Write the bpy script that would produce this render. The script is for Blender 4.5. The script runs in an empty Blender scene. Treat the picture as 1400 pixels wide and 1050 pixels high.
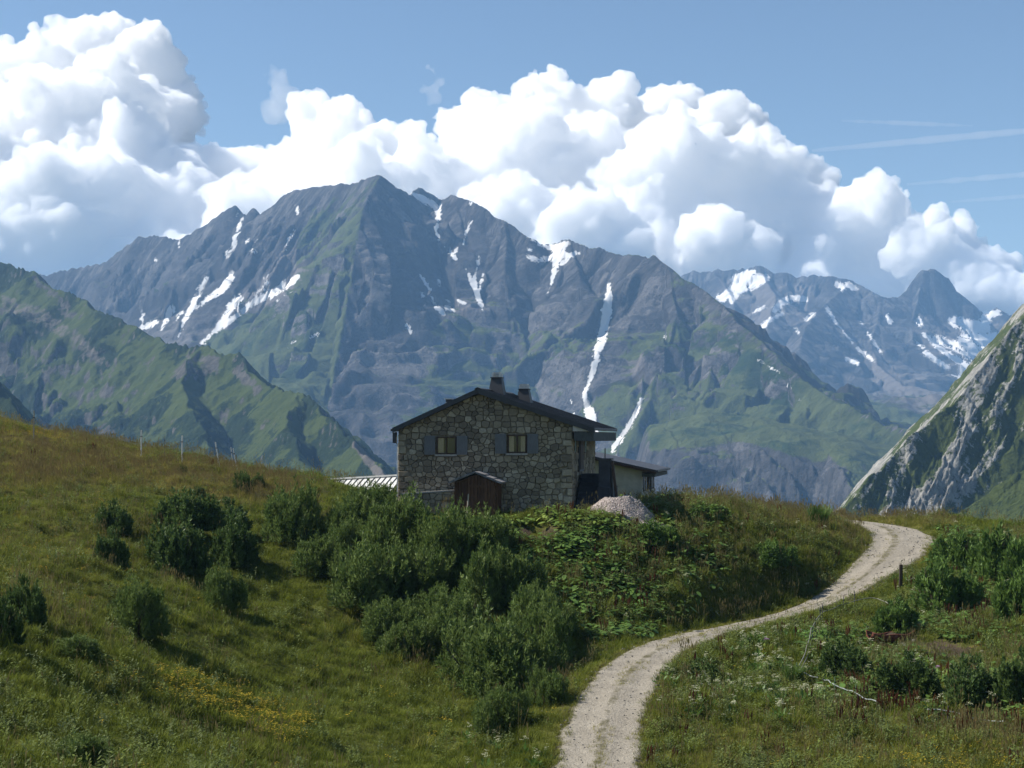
import bpy, bmesh, math, random
import numpy as np
from mathutils import Vector, Matrix

sc = bpy.context.scene
col = sc.collection
R = math.radians
rng = np.random.default_rng(7)
random.seed(7)

# ------------------------------------------------------------------ camera
FPX = 2150.0                 # focal length in pixels of the 1400 px wide photograph
PITCH = math.atan(75.0 / FPX)
cam_d = bpy.data.cameras.new('camera')
cam = bpy.data.objects.new('camera', cam_d)
col.objects.link(cam)
cam_d.sensor_width = 36.0
cam_d.lens = FPX / 1400.0 * 36.0
cam_d.clip_start = 0.5
cam_d.clip_end = 60000.0
cam.location = (0, 0, 0)
cam.rotation_euler = (math.pi / 2 + PITCH, 0, 0)
sc.camera = cam

# ------------------------------------------------------------------ light
SUN_AZ, SUN_EL = R(-79.0), R(43.0)     # azimuth from +Y (view axis), negative = left
sdir = Vector((math.sin(SUN_AZ) * math.cos(SUN_EL), math.cos(SUN_AZ) * math.cos(SUN_EL), math.sin(SUN_EL)))
world = bpy.data.worlds.new("World")
sc.world = world
world.use_nodes = True
wn = world.node_tree.nodes
wl = world.node_tree.links
bg = wn['Background']
sky_t = wn.new('ShaderNodeTexSky')
sky_t.sky_type = 'NISHITA'
sky_t.sun_disc = False
sky_t.sun_elevation = SUN_EL
sky_t.sun_rotation = SUN_AZ
sky_t.altitude = 2000.0
sky_t.air_density = 1.2
sky_t.dust_density = 0.2
sky_t.ozone_density = 1.5
wl.new(sky_t.outputs[0], bg.inputs[0])
bg.inputs[1].default_value = 0.066
sun_d = bpy.data.lights.new('sun', 'SUN')
sun_d.energy = 5.0
sun_d.angle = R(0.53)
sun_d.color = (1.0, 0.945, 0.86)
sun = bpy.data.objects.new('sun', sun_d)
col.objects.link(sun)
sun.rotation_euler = sdir.to_track_quat('Z', 'Y').to_euler()
sc.view_settings.view_transform = 'Standard'
sc.view_settings.look = 'None'
sc.view_settings.exposure = 0.80
sc.view_settings.gamma = 1.0
sc.view_settings.use_curve_mapping = False
sc.render.engine = 'CYCLES'
cy = sc.cycles
cy.use_denoising = True
try:
    cy.denoiser = 'OPENIMAGEDENOISE'
except Exception:
    pass
cy.max_bounces = 128
cy.diffuse_bounces = 2
cy.glossy_bounces = 2
cy.transmission_bounces = 4
cy.transparent_max_bounces = 8
cy.volume_bounces = 128
cy.use_adaptive_sampling = True
cy.adaptive_threshold = 0.008
sc.render.use_persistent_data = False

# ------------------------------------------------------------------ helpers
CT, ST = math.cos(PITCH), math.sin(PITCH)

def P(px, py, Y):
    """point on the sight line of photo pixel (px, py) at forward distance Y"""
    dx, dy = (px - 700.0) / FPX, (525.0 - py) / FPX
    fy, fz = CT - dy * ST, ST + dy * CT
    k = Y / fy
    return (dx * k, Y, fz * k)

def proj(x, y, z):
    """world -> photo pixels (numpy)"""
    f = y * CT + z * ST
    u = -y * ST + z * CT
    f = np.maximum(f, 1e-3)
    return 700.0 + FPX * x / f, 525.0 - FPX * u / f

def _h(ix, iy, iz, seed):
    n = (ix * 374761393 + iy * 668265263 + iz * 2147483647 * 3 + seed * 1274126177) & 0xffffffff
    n = ((n ^ (n >> 13)) * 1274126177) & 0xffffffff
    return ((n ^ (n >> 16)) & 0xffff) / 65535.0

def vnoise2(x, y, seed=0):
    """gradient noise in 2D, about -1..1"""
    x = np.asarray(x, float); y = np.asarray(y, float)
    ix = np.floor(x).astype(np.int64); iy = np.floor(y).astype(np.int64)
    fx, fy = x - ix, y - iy
    ux = fx * fx * fx * (fx * (fx * 6 - 15) + 10); uy = fy * fy * fy * (fy * (fy * 6 - 15) + 10)
    def g(i, j):
        a = _h(ix + i, iy + j, 0, seed) * 6.2831853
        return np.cos(a) * (fx - i) + np.sin(a) * (fy - j)
    a = g(0, 0) * (1 - ux) + g(1, 0) * ux
    b = g(0, 1) * (1 - ux) + g(1, 1) * ux
    return (a * (1 - uy) + b * uy) * 1.5

def vnoise3(x, y, z, seed=0):
    ix = np.floor(x).astype(np.int64); iy = np.floor(y).astype(np.int64); iz = np.floor(z).astype(np.int64)
    fx, fy, fz = x - ix, y - iy, z - iz
    sm = lambda t: t * t * t * (t * (t * 6 - 15) + 10)
    ux, uy, uz = sm(fx), sm(fy), sm(fz)
    def g(i, j, k):
        h1 = _h(ix + i, iy + j, iz + k, seed) * 6.2831853
        c = _h(ix + i, iy + j, iz + k, seed + 57) * 2 - 1
        s = np.sqrt(1 - c * c)
        return np.cos(h1) * s * (fx - i) + np.sin(h1) * s * (fy - j) + c * (fz - k)
    def lx(j, k):
        return g(0, j, k) * (1 - ux) + g(1, j, k) * ux
    a = lx(0, 0) * (1 - uy) + lx(1, 0) * uy
    b = lx(0, 1) * (1 - uy) + lx(1, 1) * uy
    return (a * (1 - uz) + b * uz) * 1.5

def fbm2(x, y, octv=4, seed=0, gain=0.5, ridged=False):
    s = 0.0; a = 1.0; t = 0.0
    for o in range(octv):
        n = vnoise2(x, y, seed + o * 13)
        if ridged:
            n = 1.0 - 2.0 * np.abs(n)
        s = s + a * n; t += a
        x = x * 2.03 + 11.7; y = y * 2.03 - 5.3; a *= gain
    return s / t

def sstep(a, b, x):
    t = np.clip((x - a) / (b - a), 0, 1)
    return t * t * (3 - 2 * t)

def tag(o, label=None, cat=None, group=None, kind=None):
    if label: o['label'] = label
    if cat: o['category'] = cat
    if group: o['group'] = group
    if kind: o['kind'] = kind
    return o

def empty(name, loc, rz=0.0, scale=None):
    o = bpy.data.objects.new(name, None)
    col.objects.link(o)
    o.location = loc
    o.rotation_euler = (0, 0, rz)
    o.empty_display_size = 0.2
    if scale is not None: o.scale = scale
    return o

def link(name, me, mat=None, parent=None, loc=None):
    o = bpy.data.objects.new(name, me)
    col.objects.link(o)
    if mat is not None and len(me.materials) == 0:
        me.materials.append(mat)
    if parent is not None: o.parent = parent
    if loc is not None: o.location = loc
    return o

def mesh_np(name, verts, faces, smooth=True):
    """verts (n,3) array, faces (m,k) array"""
    me = bpy.data.meshes.new(name)
    verts = np.asarray(verts, np.float32); faces = np.asarray(faces, np.int32)
    m, k = faces.shape
    me.vertices.add(len(verts)); me.vertices.foreach_set('co', verts.ravel())
    me.loops.add(m * k); me.loops.foreach_set('vertex_index', faces.ravel())
    me.polygons.add(m)
    me.polygons.foreach_set('loop_start', np.arange(0, m * k, k, dtype=np.int32))
    me.polygons.foreach_set('use_smooth', np.full(m, smooth, dtype=bool))
    me.update(calc_edges=True)
    me.validate()
    return me

def attr_f(me, name, arr):
    a = me.attributes.new(name, 'FLOAT', 'POINT')
    a.data.foreach_set('value', np.asarray(arr, np.float32).ravel())

def grid_faces(nr, nc):
    i = np.arange(nr * nc).reshape(nr, nc)
    return np.stack([i[:-1, :-1], i[:-1, 1:], i[1:, 1:], i[1:, :-1]], -1).reshape(-1, 4)

class Nodes:
    """small helper to write node trees"""
    def __init__(s, name):
        s.m = bpy.data.materials.new(name); s.m.use_nodes = True
        s.t = s.m.node_tree; s.n = s.t.nodes; s.l = s.t.links
        s.bsdf = s.n.get('Principled BSDF'); s.out = s.n.get('Material Output')
        s.bsdf.inputs['Roughness'].default_value = 0.9
        s.bsdf.inputs['Specular IOR Level'].default_value = 0.2
    def _set(s, sock, v):
        if v is None: return
        if isinstance(v, bpy.types.NodeSocket): s.l.new(v, sock)
        else:
            if isinstance(v, (tuple, list)) and len(v) == 3 and sock.type == 'RGBA': v = (*v, 1)
            sock.default_value = v
    def node(s, typ, **kw):
        n = s.n.new(typ)
        for k, v in kw.items(): setattr(n, k, v)
        return n
    def math(s, op, a, b=None, c=None, clamp=False):
        n = s.n.new('ShaderNodeMath'); n.operation = op; n.use_clamp = clamp
        s._set(n.inputs[0], a); s._set(n.inputs[1], b); s._set(n.inputs[2], c)
        return n.outputs[0]
    def mix(s, f, a, b, blend='MIX'):
        n = s.n.new('ShaderNodeMix'); n.data_type = 'RGBA'; n.blend_type = blend
        s._set(n.inputs[0], f); s._set(n.inputs[6], a); s._set(n.inputs[7], b)
        return n.outputs[2]
    def smooth(s, x, a, b, lo=0.0, hi=1.0):
        n = s.n.new('ShaderNodeMapRange'); n.interpolation_type = 'SMOOTHSTEP'
        s._set(n.inputs[0], x); s._set(n.inputs[1], a); s._set(n.inputs[2], b); s._set(n.inputs[3], lo); s._set(n.inputs[4], hi)
        return n.outputs[0]
    def noise(s, vec, scale, detail=4, rough=0.55, out=0, dist=0.0, dim='3D'):
        n = s.n.new('ShaderNodeTexNoise'); n.noise_dimensions = dim
        if vec is not None: s.l.new(vec, n.inputs['Vector'])
        n.inputs['Scale'].default_value = scale; n.inputs['Detail'].default_value = detail
        n.inputs['Roughness'].default_value = rough; n.inputs['Distortion'].default_value = dist
        return n.outputs[out]
    def voronoi(s, vec, scale, feature='F1', out='Distance', rand=1.0):
        n = s.n.new('ShaderNodeTexVoronoi'); n.feature = feature
        if vec is not None: s.l.new(vec, n.inputs['Vector'])
        n.inputs['Scale'].default_value = scale; n.inputs['Randomness'].default_value = rand
        return n.outputs[out]
    def ramp(s, f, stops):
        n = s.n.new('ShaderNodeValToRGB'); e = n.color_ramp.elements
        while len(e) < len(stops): e.new(0.5)
        for q, (p, c) in zip(e, stops): q.position = p; q.color = (*c, 1) if len(c) == 3 else c
        s._set(n.inputs[0], f)
        return n.outputs[0]
    def mapping(s, vec, scale=(1, 1, 1), rot=(0, 0, 0), loc=(0, 0, 0)):
        n = s.n.new('ShaderNodeMapping'); s.l.new(vec, n.inputs[0])
        n.inputs[1].default_value = loc; n.inputs[2].default_value = rot; n.inputs[3].default_value = scale
        return n.outputs[0]
    def attr(s, name, typ='GEOMETRY', out='Fac'):
        n = s.n.new('ShaderNodeAttribute'); n.attribute_name = name; n.attribute_type = typ
        return n.outputs[out]
    def pos(s):
        return s.n.new('ShaderNodeNewGeometry').outputs['Position']
    def normal(s):
        return s.n.new('ShaderNodeNewGeometry').outputs['Normal']
    def obj(s):
        return s.n.new('ShaderNodeTexCoord').outputs['Object']
    def sep(s, v):
        n = s.n.new('ShaderNodeSeparateXYZ'); s.l.new(v, n.inputs[0]); return n.outputs
    def rand(s):
        return s.n.new('ShaderNodeObjectInfo').outputs['Random']
    def bump(s, h, strength=0.5, dist=1.0, normal=None):
        n = s.n.new('ShaderNodeBump'); s.l.new(h, n.inputs['Height'])
        n.inputs['Strength'].default_value = strength; n.inputs['Distance'].default_value = dist
        if normal is not None: s.l.new(normal, n.inputs['Normal'])
        s.l.new(n.outputs[0], s.bsdf.inputs['Normal'])
        return n.outputs[0]
    def color(s, c):
        s._set(s.bsdf.inputs['Base Color'], c); return s
    def set(s, **kw):
        for k, v in kw.items(): s._set(s.bsdf.inputs[k.replace('_', ' ')], v)
        return s
# ------------------------------------------------------------------ haze: one closed box of air round the whole scene
def build_haze():
    x0, x1, y0, y1, z0, z1 = -7000, 7000, -1200, 7300, -561, 730
    v = [(x, y, z) for x in (x0, x1) for y in (y0, y1) for z in (z0, z1)]
    f = [(0, 1, 3, 2), (4, 6, 7, 5), (0, 4, 5, 1), (2, 3, 7, 6), (0, 2, 6, 4), (1, 5, 7, 3)]
    me = bpy.data.meshes.new('haze'); me.from_pydata(v, [], f); me.update()
    m = bpy.data.materials.new('haze'); m.use_nodes = True
    t = m.node_tree; t.nodes.remove(t.nodes['Principled BSDF'])
    pv = t.nodes.new('ShaderNodeVolumePrincipled')
    pv.inputs['Color'].default_value = (0.32, 0.60, 1.0, 1)
    pv.inputs['Density'].default_value = HAZE
    pv.inputs['Anisotropy'].default_value = 0.0
    t.links.new(pv.outputs[0], t.nodes['Material Output'].inputs['Volume'])
    o = link('haze', me, m)
    tag(o, 'thin pale blue air filling the valley in front of the mountains', 'haze', kind='stuff')
HAZE = 9.2e-5
build_haze()

# ------------------------------------------------------------------ cumulus clouds behind the peaks
CLY = 10500.0
def keep_largest(me):
    """drop hollow bubbles and crumbs left inside the body"""
    n = len(me.vertices)
    e = np.empty(len(me.edges) * 2, np.int32); me.edges.foreach_get('vertices', e); e = e.reshape(-1, 2)
    lab = np.arange(n)
    while True:
        m = np.minimum(lab[e[:, 0]], lab[e[:, 1]])
        new = lab.copy()
        np.minimum.at(new, e[:, 0], m); np.minimum.at(new, e[:, 1], m)
        new = new[new]; new = new[new]
        if (new == lab).all(): break
        lab = new
    u, c = np.unique(lab, return_counts=True)
    good = u[c > 0.04 * n]
    bad = np.nonzero(~np.isin(lab, good))[0]
    if len(bad):
        bm = bmesh.new(); bm.from_mesh(me); bm.verts.ensure_lookup_table()
        bmesh.ops.delete(bm, geom=[bm.verts[int(i)] for i in bad], context='VERTS')
        bm.to_mesh(me); bm.free()
def cloud_mesh(name, lobes, voxel, amp, seed, dens, label, lean=0.0):
    """lobes: (px, py, radius in px, extra distance); a lumpy closed body of water droplets"""
    bm = bmesh.new()
    for (px, py, r, dy) in lobes:
        dist = CLY + dy - lean * (min(max(py, 90.0), 360.0) - 90.0)
        p = Vector(P(px, py, dist))
        rad = r / FPX * dist
        bmesh.ops.create_icosphere(bm, subdivisions=3, radius=rad, matrix=Matrix.Translation(p) @ Matrix.Diagonal((1, 0.9, 1, 1)))
    me = bpy.data.meshes.new(name); bm.to_mesh(me); bm.free()
    o = link(name, me)
    md = o.modifiers.new('r', 'REMESH'); md.mode = 'VOXEL'; md.voxel_size = voxel
    dg = bpy.context.evaluated_depsgraph_get()
    me2 = bpy.data.meshes.new_from_object(o.evaluated_get(dg))
    o.modifiers.clear(); o.data = me2; bpy.data.meshes.remove(me)
    n = len(me2.vertices)
    co = np.empty(n * 3, np.float32); me2.vertices.foreach_get('co', co); co = co.reshape(-1, 3).astype(float)
    nr = np.empty(n * 3, np.float32); me2.vertices.foreach_get('normal', nr); nr = nr.reshape(-1, 3).astype(float)
    # billows: sums of folded noise, each octave pushed out along the normal
    x, y, z = co.T
    wx = vnoise3(x / 900, y / 900, z / 900, seed + 3) * 160
    wz = vnoise3(x / 900 + 9, y / 900, z / 900, seed + 4) * 160
    d = 0.0; a = 1.0; L = 450.0
    for k in range(5):
        nn = vnoise3((x + wx) / L, y / L, (z + wz) / L, seed + 20 + k)
        d = d + a * (np.abs(nn) * 1.7 - 0.42)
        L *= 0.47; a *= 0.55
    co = co + nr * (d * amp)[:, None]
    me2.vertices.foreach_set('co', co.astype(np.float32).ravel())
    me2.update()
    # close the folds, then add the fine curls
    md = o.modifiers.new('r', 'REMESH'); md.mode = 'VOXEL'; md.voxel_size = voxel * 0.75
    dg = bpy.context.evaluated_depsgraph_get()
    me3 = bpy.data.meshes.new_from_object(o.evaluated_get(dg))
    o.modifiers.clear(); o.data = me3; bpy.data.meshes.remove(me2); me2 = me3; me2.name = name
    keep_largest(me2)
    n = len(me2.vertices)
    co = np.empty(n * 3, np.float32); me2.vertices.foreach_get('co', co); co = co.reshape(-1, 3).astype(float)
    nr = np.empty(n * 3, np.float32); me2.vertices.foreach_get('normal', nr); nr = nr.reshape(-1, 3).astype(float)
    x, y, z = co.T
    d = 0.0; a = 1.0; L = 210.0
    for k in range(3):
        nn = vnoise3(x / L, y / L, z / L, seed + 50 + k)
        d = d + a * (np.abs(nn) * 1.7 - 0.45)
        L *= 0.5; a *= 0.6
    soft = 0.35 + 0.65 * sstep(-0.3, 0.5, vnoise3(x / 1400, y / 1400, z / 1400, seed + 70))
    co = co + nr * (d * amp * 0.52 * soft)[:, None]
    me2.vertices.foreach_set('co', co.astype(np.float32).ravel())
    me2.update()
    md = o.modifiers.new('r', 'REMESH'); md.mode = 'VOXEL'; md.voxel_size = voxel * 0.66
    dg = bpy.context.evaluated_depsgraph_get()
    me3 = bpy.data.meshes.new_from_object(o.evaluated_get(dg))
    o.modifiers.clear(); o.data = me3; bpy.data.meshes.remove(me2); me2 = me3; me2.name = name
    keep_largest(me2)
    n = len(me2.vertices)
    co = np.empty(n * 3, np.float32); me2.vertices.foreach_get('co', co); co = co.reshape(-1, 3).astype(float)
    nr = np.empty(n * 3, np.float32); me2.vertices.foreach_get('normal', nr); nr = nr.reshape(-1, 3).astype(float)
    x, y, z = co.T
    d = np.abs(vnoise3(x / 95, y / 95, z / 95, seed + 80)) * 1.8 - 0.45 + 0.55 * (np.abs(vnoise3(x / 46, y / 46, z / 46, seed + 81)) * 1.8 - 0.45)
    co = co + nr * (d * amp * 0.17)[:, None]
    me2.vertices.foreach_set('co', co.astype(np.float32).ravel())
    me2.update()
    m = bpy.data.materials.new(name); m.use_nodes = True
    t = m.node_tree; t.nodes.remove(t.nodes['Principled BSDF'])
    pv = t.nodes.new('ShaderNodeVolumePrincipled')
    pv.inputs['Color'].default_value = (0.9965, 0.9965, 0.9968, 1)
    pv.inputs['Density'].default_value = dens
    pv.inputs['Anisotropy'].default_value = 0.0
    t.links.new(pv.outputs[0], t.nodes['Material Output'].inputs['Volume'])
    me2.materials.clear(); me2.materials.append(m)
    tag(o, label, 'cloud', kind='stuff')
    return o

def build_clouds():
    L = []
    # left tower
    for (px, py, r) in [(95, 80, 62), (150, 95, 70), (205, 110, 62), (55, 120, 70), (10, 130, 70), (-60, 140, 80), (120, 170, 90),
                        (215, 165, 62), (30, 220, 110), (170, 250, 105), (-80, 260, 130), (90, 320, 120), (235, 245, 62),
                        (250, 300, 80), (285, 240, 55), (200, 340, 80), (20, 370, 110), (300, 300, 55), (-150, 330, 140), (130, 400, 100),(260, 390, 80)]:
        L.append((px, py, r, rng.uniform(-250, 500)))
    # middle column and shoulder
    for (px, py, r) in [(415, 115, 28), (405, 150, 30), (430, 170, 40), (460, 190, 48), (490, 200, 52), (520, 210, 52), (345, 235, 40),
                        (385, 240, 52), (430, 250, 70), (560, 240, 60), (330, 280, 45), (500, 280, 80), (600, 260, 70), (400, 320, 70), (480, 350, 70)]:
        L.append((px, py, r, rng.uniform(-200, 500)))
    # big right mass
    for (px, py, r) in [(640, 180, 48), (680, 165, 50), (730, 150, 48), (775, 140, 46), (810, 160, 45), (850, 170, 45), (875, 165, 35), (925, 155, 42),
                        (975, 165, 42), (1010, 175, 45), (1040, 205, 48), (1070, 230, 45), (1090, 250, 32), (640, 250, 80), (720, 240, 95), (820, 250, 105),
                        (920, 250, 100), (1010, 280, 100), (700, 330, 95), (800, 340, 95), (900, 350, 90), (990, 360, 80), (1080, 330, 75),
                        (1150, 330, 70), (1190, 240, 30), (1215, 235, 26), (1200, 265, 42), (1180, 290, 50), (1225, 300, 40), (1265, 300, 24), (1285, 310, 24), (1270, 340, 45), (1310, 345, 38),
                        (1335, 370, 42), (1360, 385, 36), (1300, 400, 60), (1220, 380, 70), (1130, 400, 70), (1380, 420, 40)]:
        L.append((px, py, r * 0.93, rng.uniform(-300, 500)))
    # the base of the bank, down behind the ridges
    for px in range(-180, 1420, 75):
        top = np.interp(px, [-180, 60, 330, 520, 780, 1000, 1150, 1300, 1420], [430, 420, 340, 320, 380, 400, 430, 450, 470])
        L.append((px, top + rng.uniform(0, 30), rng.uniform(80, 105) * (0.62 if px > 850 else 1.0), rng.uniform(-100, 600)))
    cloud_mesh('cloud', L, 29.0, 150.0, 11, 0.021, 'towering white cumulus bank behind the mountain ridge', 7.0)
    cloud_mesh('cloud', [(590, 98, 11, 300), (598, 110, 12, 320), (588, 122, 14, 300), (596, 130, 12, 280), (584, 136, 9, 300)], 15.0, 85.0, 23, 0.0030, 'small torn wisp of cloud above the gap in the cumulus bank')
    cloud_mesh('cloud', [(372, 96, 12, 200), (360, 100, 9, 200), (385, 110, 15, 200), (392, 130, 16, 200), (384, 150, 14, 200)], 15.0, 85.0, 29, 0.0028, 'thin torn wisp left of the middle cloud column')
    for k, (a, b, r0) in enumerate([((1110, 206), (1480, 172), 5.0), ((1240, 252), (1480, 232), 4.0), ((1150, 165), (1330, 172), 3.0), ((1300, 276), (1480, 262), 3.0)]):
        mb = []; fc = []; M_, n_ = 40, 8
        for i in range(M_ + 1):
            t = i / M_
            c = np.array(P(a[0] + t * (b[0] - a[0]), a[1] + t * (b[1] - a[1]), 14000.0))
            rr = r0 / FPX * 14000 * (0.15 + math.sin(math.pi * min(1, max(0, 0.04 + t * 0.9))) ** 0.6) * (1 + 0.4 * float(vnoise2(i / 4.0, k * 3.3, 77)))
            for j in range(n_):
                th = 6.2832 * j / n_
                mb.append(c + np.array([0, math.cos(th) * rr, math.sin(th) * rr]))
        for i in range(M_):
            for j in range(n_):
                fc.append((i * n_ + j, i * n_ + (j + 1) % n_, (i + 1) * n_ + (j + 1) % n_, (i + 1) * n_ + j))
        me = bpy.data.meshes.new('contrail'); me.from_pydata([tuple(q) for q in mb], [], fc + [tuple(range(n_))[::-1], tuple(M_ * n_ + j for j in range(n_))]); me.update()
        m = bpy.data.materials.new('contrail'); m.use_nodes = True
        t_ = m.node_tree; t_.nodes.remove(t_.nodes['Principled BSDF'])
        pv = t_.nodes.new('ShaderNodeVolumePrincipled'); pv.inputs['Color'].default_value = (1, 1, 1, 1); pv.inputs['Density'].default_value = 0.0032
        t_.links.new(pv.outputs[0], t_.nodes['Material Output'].inputs['Volume'])
        tag(link('contrail', me, m), 'thin pale contrail streak in the upper right sky', 'contrail', kind='stuff')
build_clouds()
# ------------------------------------------------------------------ mountains: height fields grown from surveyed ridge lines
def ridge_pts(pts, k=1.0):
    """pixel + distance -> world polyline"""
    return np.array([P(a, b, c * k) for a, b, c in pts])

class Ridge:
    def __init__(s, pts, k=1.0, sl=0.85, sr=None, amp=1.0, lam=170.0, ease=900.0, smin=0.35, jag=0.0):
        s.p = ridge_pts(pts, k); s.sl = sl; s.sr = sl if sr is None else sr
        s.amp = amp; s.lam = lam; s.ease = ease; s.smin = smin; s.jag = jag

def ridge_field(X, Y, ridges, seed, rib=58.0, warp=9.0, wl=85.0):
    """heights of the upper envelope of all ridges; ribs and gullies run down from each crest"""
    X, Y = X + warp * fbm2(X / wl, Y / wl, 3, seed + 71), Y + warp * fbm2(X / wl + 40, Y / wl, 3, seed + 72)
    best = np.full(X.shape, -1e9); bs = np.zeros(X.shape); bd = np.zeros(X.shape)
    for ri, r in enumerate(ridges):
        p = r.p
        rb = np.full(X.shape, -1e9); sb = np.zeros(X.shape); db = np.zeros(X.shape)
        acc = 0.0
        for a, b in zip(p[:-1], p[1:]):
            ex, ey = b[0] - a[0], b[1] - a[1]
            L2 = ex * ex + ey * ey + 1e-9; L = math.sqrt(L2)
            t = np.clip(((X - a[0]) * ex + (Y - a[1]) * ey) / L2, 0, 1)
            qx, qy = X - a[0] - t * ex, Y - a[1] - t * ey
            d = np.sqrt(qx * qx + qy * qy)
            s_ = acc + t * L
            sl = r.sl if r.sl == r.sr else np.where(ex * qy - ey * qx > 0, r.sl, r.sr)
            z = a[2] + t * (b[2] - a[2]) - sl * d * (1 - (1 - r.smin) * 0.5 * np.clip(d / r.ease, 0, 1))
            m = z > rb
            rb = np.where(m, z, rb); sb = np.where(m, s_, sb); db = np.where(m, d, db)
            acc += L
        if r.jag > 0:
            rb = rb + r.jag * fbm2(sb / (r.jag * 6), sb * 0 + ri * 7.7, 3, seed + 91)
        A = r.amp * rib * sstep(0, 150, db) * (0.55 + 0.45 * sstep(0, 600, db))
        w = fbm2(sb / 300 + 3.1 * ri, db / 300, 2, seed + 5) * 0.55
        z = rb + A * 1.5 * (-0.6 + fbm2(sb / r.lam + w + ri * 17.3, db / (r.lam * 7.5), 2, seed + 1, ridged=True))
        m = z > best
        best = np.where(m, z, best); bs = np.where(m, sb + ri * 1777.0, bs); bd = np.where(m, db, bd)
    f = fbm2(bs / 62.0 + fbm2(X / 120, Y / 120, 2, seed + 8) * 0.5, bd / 300.0, 3, seed + 2, ridged=True)
    best = best + rib * 0.80 * (f - 0.5) * sstep(0, 160, bd)
    f2 = fbm2(bs / 23.0 + 0.6 * f, bd / 110.0, 3, seed + 3, 0.6, ridged=True)
    best = best + rib * 0.42 * (f2 - 0.5) * sstep(0, 90, bd)
    return best, bs, bd

def terrain_grid(px0, px1, ncol, ys):
    u = (np.linspace(px0, px1, ncol) - 700.0) / FPX
    Yg, U = np.meshgrid(ys, u, indexing='ij')
    return U * Yg, Yg

def normals_of(X, Y, Z):
    dXr = np.gradient(X, axis=0); dYr = np.gradient(Y, axis=0); dZr = np.gradient(Z, axis=0)
    dXc = np.gradient(X, axis=1); dYc = np.gradient(Y, axis=1); dZc = np.gradient(Z, axis=1)
    nx = dYc * dZr - dZc * dYr; ny = dZc * dXr - dXc * dZr; nz = dXc * dYr - dYc * dXr
    l = np.sqrt(nx * nx + ny * ny + nz * nz) + 1e-9
    sg = np.sign(nz)
    return nx / l * sg, ny / l * sg, nz / l * sg

def streak_mask(U, V, streaks, front, soft=1.0):
    """signed 'how deep inside a drift': >0 inside, in pixels of the survey photograph"""
    M = np.full(U.shape, -50.0)
    for st in streaks:
        for a, b in zip(st[:-1], st[1:]):
            ex, ey = b[0] - a[0], b[1] - a[1]
            x0, x1 = min(a[0], b[0]) - 30, max(a[0], b[0]) + 30
            y0, y1 = min(a[1], b[1]) - 30, max(a[1], b[1]) + 30
            m = (U > x0) & (U < x1) & (V > y0) & (V < y1)
            if not m.any(): continue
            u, v = U[m], V[m]
            t = np.clip(((u - a[0]) * ex + (v - a[1]) * ey) / (ex * ex + ey * ey + 1e-9), 0, 1)
            d = np.hypot(u - a[0] - t * ex, v - a[1] - t * ey)
            w = a[2] + t * (b[2] - a[2])
            M[m] = np.maximum(M[m], w - d)
    return np.where(front, M, -50.0)

def poly_mask(U, V, poly):
    ins = np.zeros(U.shape, bool)
    n = len(poly)
    for i in range(n):
        x1, y1 = poly[i]; x2, y2 = poly[(i + 1) % n]
        c = ((y1 > V) != (y2 > V)) & (U < (x2 - x1) * (V - y1) / (y2 - y1 + 1e-9) + x1)
        ins ^= c
    return ins.astype(float)

def blur(a, n):
    for _ in range(n):
        b = np.pad(a, 1, mode='edge')
        a = (b[:-2, 1:-1] + b[2:, 1:-1] + b[1:-1, :-2] + b[1:-1, 2:] + 2 * a) / 6.0
    return a

K = 0.8
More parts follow.
